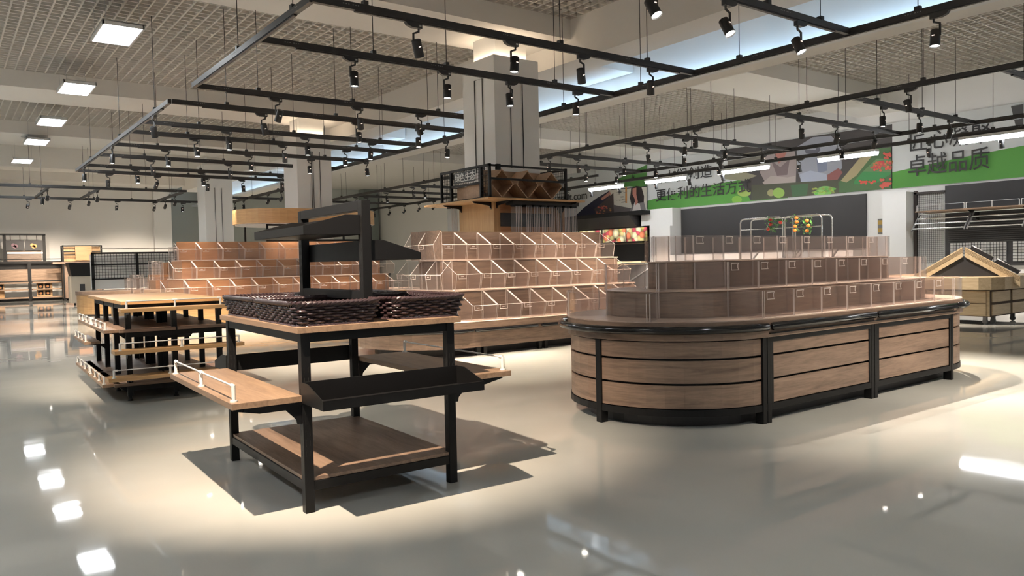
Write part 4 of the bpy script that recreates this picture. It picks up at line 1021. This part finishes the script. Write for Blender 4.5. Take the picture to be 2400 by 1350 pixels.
# ---- produce stand with ridge
PS = thing('produce_stand', 'pale wood produce stand on castors with ridge roof shaped top at the right edge', 'produce stand', (14.72, 5.72, 0))
MB().box(0.10, 0.12, 0.15, 2.6, 2.3, 0.60).build('body', 'ash_y', PS)
dk = plain('gap_brown', (0.06, 0.035, 0.02), 0.7)
gp = MB(); gp.box(0.095, 0.0, 0.15, 0.098, 0.1, 0.6)
for z in (0.15, 0.375): 
    MB().box(0.07, 0.17, z+0.01, 0.10, 1.15, z+0.215).build('drawer_front', 'ash_y', PS, 0.003); MB().box(0.07, 1.2, z+0.01, 0.10, 2.25, z+0.215).build('drawer_front', 'ash_y', PS, 0.003)
for xa in (0.17, 1.0, 1.8):
    for z in (0.15, 0.385): MB().box(xa, 0.09, z+0.01, xa+0.74, 0.12, z+0.20).build('drawer_front', 'ash_x', PS, 0.003)
MB().box(0.105, 0.115, 0.14, 2.605, 2.305, 0.62).build('carcass', dk, PS)
lip = MB(); o_ = [(-0.1, 0.22), (0.02, 0.06), (0.22, -0.08), (2.7, -0.08), (2.7, 2.5), (-0.1, 2.5)]
lip.prism(o_, 0.62, 0.845, 'z'); lip.build('tray_rim', 'ash_y', PS, 0.004)
# ridge: two sloping boards, gable turned to the camera
pk = Vector((0.28, 0.62)); dr = Vector((0.39, -0.92)).normalized()
def gable(s0, s1, z0, z1, inner=0.0, name='slope_board'):
    a, b = pk+dr*s0, pk+dr*s1; nrm = Vector((dr.y, -dr.x)); q = nrm*-1 if nrm.y < 0 else nrm
    mm = MB()
    w_ = 1.7
    th = 0.155
    v = [(a.x, a.y, z0), (b.x, b.y, z1), (b.x, b.y, z1-th*1.2), (a.x, a.y, z0-th*1.2)]
    v2 = [(x+q.x*w_, y+q.y*w_, z) for x, y, z in v]
    f = [(0, 1, 2, 3), (7, 6, 5, 4), (4, 5, 1, 0), (5, 6, 2, 1), (6, 7, 3, 2), (7, 4, 0, 3)]
    mm.add(v+v2, f); return mm.build(name, 'ash_x', PS), q
gb, qv = gable(0.02, 0.86, 1.385, 0.845); gable(-0.02, -0.86, 1.385, 0.845)
tri = MB(); a, b = pk+dr*-0.72+qv*0.03, pk+dr*0.72+qv*0.03
tri.add([(a.x, a.y, 0.846), (b.x, b.y, 0.846), (pk.x+qv.x*0.03, pk.y+qv.y*0.03, 1.22)], [(0, 1, 2)]); 
tri.add([(a.x+qv.x*0.02, a.y+qv.y*0.02, 0.846), (b.x+qv.x*0.02, b.y+qv.y*0.02, 0.846), (pk.x+qv.x*0.05, pk.y+qv.y*0.05, 1.22)], [(2, 1, 0)])
tri.build('gable_panel', 'darkg', PS)
gr = MB()
for k in range(4):
    for s in (1, -1):
        a, b = pk+dr*s*0.02, pk+dr*s*0.86; zz = -0.025-0.022*k
        gr.tube([(a.x-qv.x*0.002, a.y-qv.y*0.002, 1.385+zz), (b.x-qv.x*0.002, b.y-qv.y*0.002, 0.845+zz)], 0.003, 4)
gr.build('groove', plain('groove_brown', (0.2, 0.14, 0.08), 0.7), PS)
for x, y in ((0.25, 0.25), (0.45, 0.2), (1.3, 0.2), (2.3, 0.25), (0.3, 2.0)):
    c = MB(); c.tube([(x-0.02, y, 0.045), (x+0.02, y, 0.045)], 0.045, 16); c.box(x-0.03, y-0.03, 0.06, x+0.03, y+0.03, 0.14); c.build('castor', 'midg', PS)
def crate(label, loc, rz, pitch_):
    t = thing('produce_crate', label, 'crate', loc, rz, 'black crates on the produce stand'); t.rotation_euler = (pitch_, 0, rz)
    m = MB(); m.box(0, 0, 0, 0.55, 0.38, 0.012); 
    for a in ((0, 0, 0.55, 0.012), (0, 0.368, 0.55, 0.38), (0, 0, 0.012, 0.38), (0.538, 0, 0.55, 0.38)): m.box(a[0], a[1], 0.012, a[2], a[3], 0.13)
    m.build('tub', plain('crate_black', (0.015, 0.015, 0.017), 0.35) if 'crate_black' not in bpy.data.materials else bpy.data.materials['crate_black'], t)
    r = MB(); r.tube([(0, 0, 0.13), (0.55, 0, 0.13), (0.55, 0.38, 0.13), (0, 0.38, 0.13)], 0.007, 6, closed=True); r.build('rim', 'lightm', t)
sl_ = math.atan2(0.54, 0.84)
az_ = math.atan2(dr.y, dr.x)
for k, (s0, back, lab) in enumerate([(0.10, 0.22, 'upper black crate lying on the right slope of the produce stand'), (0.50, 0.22, 'lower black crate on the right slope of the produce stand'), (0.12, 0.95, 'rear black crate behind the ridge of the produce stand')]):
    p = pk+dr*s0+qv*back; t = thing('produce_crate', lab, 'crate', (14.72+p.x, 5.72+p.y, 1.40-0.643*s0+0.012), 0, 'black crates on the produce stand')
    t.rotation_euler = (0, sl_, az_)
    m = MB(); m.box(0, 0, 0, 0.40, 0.6, 0.012)
    for a in ((0, 0, 0.40, 0.012), (0, 0.588, 0.40, 0.6), (0, 0, 0.012, 0.6), (0.388, 0, 0.40, 0.6)): m.box(a[0], a[1], 0.012, a[2], a[3], 0.07)
    m.build('tub', bpy.data.materials.get('crate_black') or plain('crate_black', (0.015, 0.015, 0.017), 0.35), t)
    r = MB(); r.tube([(0, 0, 0.07), (0.40, 0, 0.07), (0.40, 0.6, 0.07), (0, 0.6, 0.07)], 0.009, 6, closed=True); r.build('rim', 'lightm', t)
# ================================================================== garland frames and chilled wall units, back right
for (pxa, pxb, pyt, lab) in ((1735, 1834, 507, 'chrome hoop frame with leafy garlands rising behind the island, left one'), (1839, 1926, 509, 'chrome hoop frame rising behind the island, right one')):
    a, b = atx(pxa, pyt, 17.0), atx(pxb, pyt, 17.0); zt = 2.27
    t = thing('garland_hoop', lab, 'hoop frame', (17.0, b.y, 0.9)); L = a.y-b.y; h = zt-0.9
    m = MB()
    for dx in (0, 0.45):
        pts = [(dx, 0, 0), (dx, 0, h-0.1), (dx, 0.03, h-0.03), (dx, 0.1, h), (dx, L-0.1, h), (dx, L-0.03, h-0.03), (dx, L, h-0.1), (dx, L, 0)]
        m.tube(pts, 0.018, 10)
    m.tube([(0, 0.02, h-0.28), (0, L-0.02, h-0.28)], 0.009, 8)
    m.build('hoop', 'chrome', t)
    fr = MB(); fr.prism([(0.0, 0.0), (0.75, 0.55), (0.75, 0.5), (0.05, -0.02)], 0.02, 0.05, 'y'); fr.prism([(0.0, 0.0), (0.75, 0.55), (0.75, 0.5), (0.05, -0.02)], L-0.05, L-0.02, 'y'); fr.box(0.7, 0.02, 0.5, 0.74, L-0.02, 0.54)
    fr.build('sloping_side', 'steel', t)
    MB().box(0.1, 0.0, -0.9, 1.2, L, -0.02).build('cabinet', 'midg', t)
leaf_m = plain('garland_leaf', (0.07, 0.22, 0.045), 0.5, var=0.4, scale=9); stem_m = plain('garland_stem', (0.12, 0.14, 0.05), 0.7)
fruit_o = plain('garland_orange', (0.75, 0.20, 0.03), 0.35); fruit_r = plain('garland_red', (0.5, 0.03, 0.02), 0.35)
def garland(px, py0, py1, label, nf, fm, dens):
    a, b = atx(px, py0, 16.98), atx(px, py1, 16.98); H_ = a.z-b.z
    t = thing('fruit_garland', label, 'garland', (16.98, a.y, b.z), 0, 'artificial garlands on the hoop frames')
    pts = [(random.uniform(-0.02, 0.02), random.uniform(-0.05, 0.05)+(0.06 if k == 0 else 0), H_*(1-k/6)) for k in range(7)]
    MB().tube(pts, 0.006, 6).build('vine', stem_m, t)
    lf = MB()
    for k in range(dens):
        u = random.random(); c = Vector((random.uniform(-0.07, 0.07), random.uniform(-0.12, 0.12), H_*u))
        R_ = Matrix.Rotation(random.uniform(0, 6.3), 4, 'Z') @ Matrix.Rotation(random.uniform(-1.2, 1.2), 4, 'X')
        l_ = random.uniform(0.06, 0.10)
        T_ = Matrix.Translation(c) @ R_
        lf.add([(0, 0, 0), (0.022, l_*0.4, 0.008), (0, l_, 0), (-0.022, l_*0.4, 0.008), (0, l_*0.45, -0.006)], [(0, 1, 4), (1, 2, 4), (2, 3, 4), (3, 0, 4)], mat=T_)
    lf.build('leaves', leaf_m, t)
    for k in range(nf):
        u = (k+0.6)/nf
        me = bpy.data.meshes.new('fruit'); bm = bmesh.new(); bmesh.ops.create_uvsphere(bm, u_segments=14, v_segments=9, radius=0.047); bm.to_mesh(me); bm.free()
        for p in me.polygons: p.use_smooth = True
        me.materials.append(fm); o = bpy.data.objects.new('fruit', me); COL.objects.link(o); o.parent = t
        o.location = (-0.05, random.uniform(-0.05, 0.05), H_*(1-u)); o.scale = (1, 1, 0.88)
garland(1806, 509, 541, 'leafy garland with a few red fruits hanging from the left hoop frame', 3, fruit_r, 70)
garland(1829, 512, 528, 'small sparse green sprig at the right corner of the left hoop frame', 1, fruit_r, 22)
garland(1867, 505, 544, 'garland with four oranges on the right hoop frame', 4, fruit_o, 36)
garland(1893, 510, 546, 'leafy garland with oranges hanging nearest the right post of the right hoop frame', 3, fruit_o, 60)
# white low wall and counter under the dark panel
wbox('low_counter', 12.8, 21.2, 0.0, 1.42, 22.7, 'wall', 'long white low counter under the dark grey wall panel', 'counter')
# produce coolers with black canopy
CN = thing('canopy_cooler', 'black canopied wall cooler with lit fruit pictures below the web address', 'cooler', (22.4, 24.3, 0))
MB().box(0.0, -2.9, 3.06, 0.99, 6.0, 3.22).build('canopy_top', 'black', CN)
MB().prism([(0.0, 3.06), (0.99, 3.06), (0.99, 2.62), (0.45, 2.62)], -2.2, 6.0, 'y').build('canopy_slope', 'darkg', CN)
MB().box(0.5, -2.85, 0.0, 0.99, 6.0, 2.62).build('body', 'darkg', CN)
fruitA = plain('fruit_print', (0.5, 0.2, 0.08), 0.5)
def voronoi_print(name, cols, scale, e):
    m = bpy.data.materials.new(name); m.use_nodes = True; nt = m.node_tree; L = nt.links
    b = nt.nodes['Principled BSDF']; tc = nt.nodes.new('ShaderNodeTexCoord'); v = nt.nodes.new('ShaderNodeTexVoronoi'); v.inputs['Scale'].default_value = scale
    L.new(tc.outputs['Object'], v.inputs['Vector'])
    cr = nt.nodes.new('ShaderNodeValToRGB'); cr.color_ramp.interpolation = 'CONSTANT'
    el = cr.color_ramp.elements
    for i, c in enumerate(cols):
        q = el[i] if i < 2 else el.new(0.5)
        q.position = i/len(cols); q.color = (*c, 1)
    sp = nt.nodes.new('ShaderNodeSeparateColor'); L.new(v.outputs['Color'], sp.inputs[0]); L.new(sp.outputs[0], cr.inputs[0])
    d = nt.nodes.new('ShaderNodeMath'); d.operation = 'MULTIPLY_ADD'; d.inputs[1].default_value = -1.1; d.inputs[2].default_value = 1.1; d.use_clamp = True; L.new(v.outputs['Distance'], d.inputs[0])
    mx = nt.nodes.new('ShaderNodeMix'); mx.data_type = 'RGBA'; mx.blend_type = 'MULTIPLY'; mx.inputs[0].default_value = 1
    L.new(cr.outputs[0], mx.inputs[6]); L.new(d.outputs[0], mx.inputs[7])
    L.new(mx.outputs[2], b.inputs['Base Color']); L.new(mx.outputs[2], b.inputs['Emission Color']); b.inputs['Emission Strength'].default_value = e
    return m
fp = voronoi_print('fruit_lightbox', [(0.85, 0.25, 0.12), (0.85, 0.70, 0.30), (0.8, 0.12, 0.16), (0.9, 0.8, 0.5), (0.55, 0.45, 0.12), (0.85, 0.45, 0.2)], 4.2, 0.8)
for k, (y0, y1) in enumerate(((-2.72, -1.62), (-1.5, -0.2), (-0.05, 1.3), (1.45, 2.8))):
    MB().box(0.44, y0, 2.02, 0.499, y1, 2.56).build('lit_picture', fp, CN)
sh = MB(); sh.prism([(0.0, 1.2), (0.99, 1.2), (0.99, 1.9), (0.40, 1.95), (0.3, 1.9), (0.35, 1.25)], -2.8, 2.9, 'y'); sh.build('display_well', 'black', CN)
MB().box(-0.02, -2.85, 0.95, 0.30, 3.0, 1.2).build('front_rail', 'ash_y', CN)
MB().box(0.0, -2.85, 0.0, 0.3, 3.0, 0.94).build('front_panel', 'lightm', CN)
# white niche wall left of the dark panel
struct(MB().box(22.75, 20.25, 1.0, 22.9, 20.95, 2.55).build('trim_19', 'wall'))
# open crates stand between the island and the wall
for k, (px, py, lab) in enumerate([(1480, 632, 'grey open produce bin behind the island, left of the hoop frames'), (1560, 640, 'second grey open produce bin behind the island')]):
    p = atz(px, py, 1.05) if False else Vector((13.2+1.4*k, 13.0-1.6*k, 0))
    t = thing('open_bin', lab, 'produce bin', (p.x, p.y, 0)); m = MB()
    m.prism([(0, 0.75), (0.9, 1.15), (0.9, 0.0), (0, 0)], 0, 1.2, 'y'); m.build('body', 'midg', t)
    r = MB(); r.tube([(-0.02, 0, 0.78), (0.9, 0, 1.18), (0.9, 1.2, 1.18), (-0.02, 1.2, 0.78)], 0.018, 8, closed=True); r.build('rim', 'lightm', t)

# ================================================================== left background
GY = 40.0
GD = thing('gondola', 'long wooden gondola counter with black frame at the far left, below the picture signs', 'counter', (2.0, GY, 0))
xs = [-3.0, 1.25, 2.72]
m = MB()
for x in xs: m.box(x-0.06, -0.03, 0, x+0.06, 0.06, 1.74)
m.box(-3.0, -0.05, 1.70, 4.6, 0.02, 1.76); m.box(-3.0, 0.3, 1.42, 2.72, 0.34, 1.72); m.box(-3, -0.02, 0.86, 2.72, 0.1, 0.90); m.box(-3, 0.0, 0.02, 2.72, 0.1, 0.12)
m.tube([(-3, -0.03, 1.86), (4.6, -0.03, 1.86)], 0.02, 6)
m.build('frame', 'black', GD)
for a, b in ((-3.0, 1.18), (1.32, 2.66)):
    MB().box(a, -0.06, 0.92, b, 0.0, 1.42).build('front_board', 'tx', GD)
    MB().box(a, -0.30, 0.80, b, 0.0, 0.86).build('shelf', 'tx', GD); MB().box(a, -0.30, 0.50, b, 0.0, 0.55).build('shelf', 'tx', GD); MB().box(a, -0.30, 0.14, b, 0.0, 0.2).build('shelf', 'tx', GD)
for a in (-0.3, 1.5):
    MB().box(a, 0.02, 0.2, a+0.6, 0.05, 0.8).build('back_board', 'lx', GD)
for j, (x, z) in enumerate(((-0.22, 0.56), (0.05, 0.56), (1.55, 0.56), (1.82, 0.56), (-0.22, 0.26), (1.55, 0.26), (1.82, 0.26))):
    q = MB(); q.box(x, 0.0, z, x+0.2, 0.015, z+0.2); o = q.build('picture_tile', 'black', GD)
    e_ = MB(); e_.tube([(x+0.1, -0.012, z+0.08), (x+0.1, -0.003, z+0.08)], [0.05, 0.055], 12); e_.build('printed_food', flat(srgb(200, 140, 90)), o)
SF = thing('sign_gantry', 'tall black frame holding two dark food signs above the far left gondola', 'sign frame', (2.0, GY+0.6, 1.76))
m = MB(); m.box(-3.0, 0, 1.17, 1.98, 0.05, 1.25)
for x in (0.35, 1.85): m.box(x, 0, 0, x+0.12, 0.06, 1.2)
for x in (0.62, 0.98, 1.25, 1.62, -0.3): m.box(x, 0, 0.9, x+0.03, 0.02, 1.2)
m.build('frame', 'black', SF)
MB().box(0.5, 0.10, 0.02, 1.8, 0.14, 0.55).build('back_shelf', 'wx', SF)
MB().box(0.5, 0.04, 0.36, 1.85, 0.06, 0.42).build('rail', 'steel', SF)
for x, c, lab in ((0.45, (150, 120, 130), 'black hanging sign with a mauve mushroom picture, left of the pair'), (1.17, (230, 180, 120), 'black hanging sign with orange bread roll pictures, right of the pair'), (-0.65, (120, 110, 100), 'black hanging sign cut by the left picture edge')):
    t = thing('hanging_sign', lab, 'sign', (2.0+x, GY+0.55, 1.76+0.50), 0, 'dark food signs at the far left')
    MB().box(0, 0, 0, 0.68, 0.02, 0.44).build('board', 'darkg', t)
    for dx, dz in ((0.28, 0.24), (0.38, 0.2), (0.33, 0.16)): MB().tube([(dx, -0.006, dz), (dx, -0.001, dz)], [0.075, 0.08], 14).build('printed_food', flat(srgb(*c)), t)
# hutch with orange board
HU = thing('hutch', 'black framed hutch with orange wooden back and hanging board at the far left', 'hutch', (5.0, 38.6, 0.0))
m = MB(); 
for x in (-0.62, 0.88): m.box(x, 0, 0, x+0.06, 0.06, 2.42); m.box(x, 0.5, 0, x+0.06, 0.56, 2.42)
m.box(-0.62, 0, 2.37, 0.94, 0.06, 2.43); m.box(-0.62, 0.03, 2.12, 0.94, 0.07, 2.18); m.box(-0.62, 0.03, 1.98, -0.1, 0.07, 2.03)
m.build('frame', 'black', HU)
MB().box(-0.56, 0.3, 1.72, 0.9, 0.34, 2.37).build('back_board', 'lz', HU); MB().box(-0.12, -0.03, 1.76, 0.52, 0.02, 2.38).build('hanging_board', 'orange', HU)
MB().box(-1.0, -0.1, 1.62, 1.6, 0.5, 1.70).build('shelf', 'wx', HU)
MB().box(-0.6, 0.2, 0.1, 0.9, 0.5, 1.6).build('cabinet', 'wz', HU)
# weighing counter in front of it
RG = thing('scale_counter', 'beige counter on castors with a sloping black top beside the gondola', 'counter', (4.0, 33.0, 0))
MB().box(0.0, 0, 0.09, 0.85, 0.9, 1.10).build('body', plain('beige_laminate', (0.42, 0.37, 0.30), 0.6), RG)
MB().prism([(0.02, 1.10), (0.82, 1.10), (0.70, 1.62), (-0.08, 1.62)], -0.05, 0.8, 'y').build('black_top', 'black', RG, 0.03)
MB().box(0.28, -0.01, 0.15, 0.45, 0.0, 0.8).build('slot', 'darkg', RG)
c = MB()
for x in (0.1, 0.4, 0.75): c.tube([(x-0.03, 0.05, 0.045), (x+0.03, 0.05, 0.045)], 0.045, 10)
c.build('castor', 'black', RG)
# mesh display behind the honey rack
MD = thing('mesh_rack', 'low black framed rack with pale wire mesh panels behind the honey rack', 'display rack', (4.55, 32.0, 0))
m = MB()
for x in (0.0, 1.5, 2.9): m.box(x, 0, 0, x+0.10, 0.06, 1.95)
m.box(0, 0, 1.90, 3.0, 0.06, 1.97); m.box(0, 0, 1.48, 3.0, 0.08, 1.54); m.box(0, 0, 0.95, 3.0, 0.06, 1.0); m.build('frame', 'black', MD)
MB().tube([(0.3, 0, 2.10), (3.0, 0, 2.10)], 0.015, 6).build('top_rail', 'chrome', MD)
g = MB()
for k in range(30): g.box(0.1*k+0.05, 0.02, 1.0, 0.1*k+0.062, 0.03, 1.9)
for k in range(9): g.box(0.0, 0.02, 1.02+0.1*k, 3.0, 0.03, 1.032+0.1*k)
g.build('wire_mesh', 'black', MD)
MB().box(0.0, 0.3, 0.6, 3.0, 0.33, 1.9).build('backing', 'white', MD)
# small round counter with bins on it
RC = thing('round_counter', 'round ended honey wood counter with clear bins on top, far left of the honey rack', 'counter', (0, 0, 0))
wrap_prism(stadium(4.13, 7.5, 25.2, 0.95), 0.06, 0.60).build('base', 'lu', RC)
wrap_prism(stadium(4.13, 7.5, 25.2, 0.98), 0.60, 0.71).build('counter_edge', 'wu', RC)
MB().prism(stadium(4.13, 7.5, 25.2, 0.85), 0.0, 0.06, 'z').build('plinth', 'midg', RC)
MB().box(5.2, 24.75, 0.71, 7.5, 25.8, 1.13).build('riser', 'orange', RC)
MB().box(5.6, 25.1, 1.13, 7.5, 25.8, 1.5).build('riser', 'orange', RC)
for k in range(5):
    o = box_bin(0.56, 0.4, 0.36) if k == 0 else copy_tree(o)
    o.location = (4.35+0.6*k, 24.33, 0.712); tag(o, f'{ORD[k]} clear bin from the left on the round ended counter at the far left', 'acrylic bin', 'bins on the far left counter')
for k in range(3):
    o = copy_tree(o); o.location = (5.2+0.6*k, 24.75, 1.132); tag(o, f'{ORD[k]} clear bin from the left on the upper step of the far left counter', 'acrylic bin', 'upper bins on the far left counter')
# chair seen between the racks
chp = aty(938, 660, 20.2)
CH = thing('slat_chair', 'dark slatted chair back behind the left end of the middle rack', 'chair', (chp.x-0.2, 20.2, 0), 0.5)
for x in (0.0, 0.4):
    for y in (0.0, 0.4): MB().box(x, y, 0, x+0.035, y+0.035, 0.45 if y == 0 else 1.02).build('leg', 'black', CH)
MB().box(-0.01, -0.01, 0.45, 0.445, 0.445, 0.48).build('seat', 'black', CH)
b = MB(); b.box(0, 0.40, 0.95, 0.435, 0.435, 1.03)
for k in range(4): b.box(0.07+0.085*k, 0.41, 0.5, 0.10+0.085*k, 0.43, 0.95)
b.build('backrest', 'black', CH)
# purge the unplaced prototypes' leftovers
bpy.context.view_layer.update()
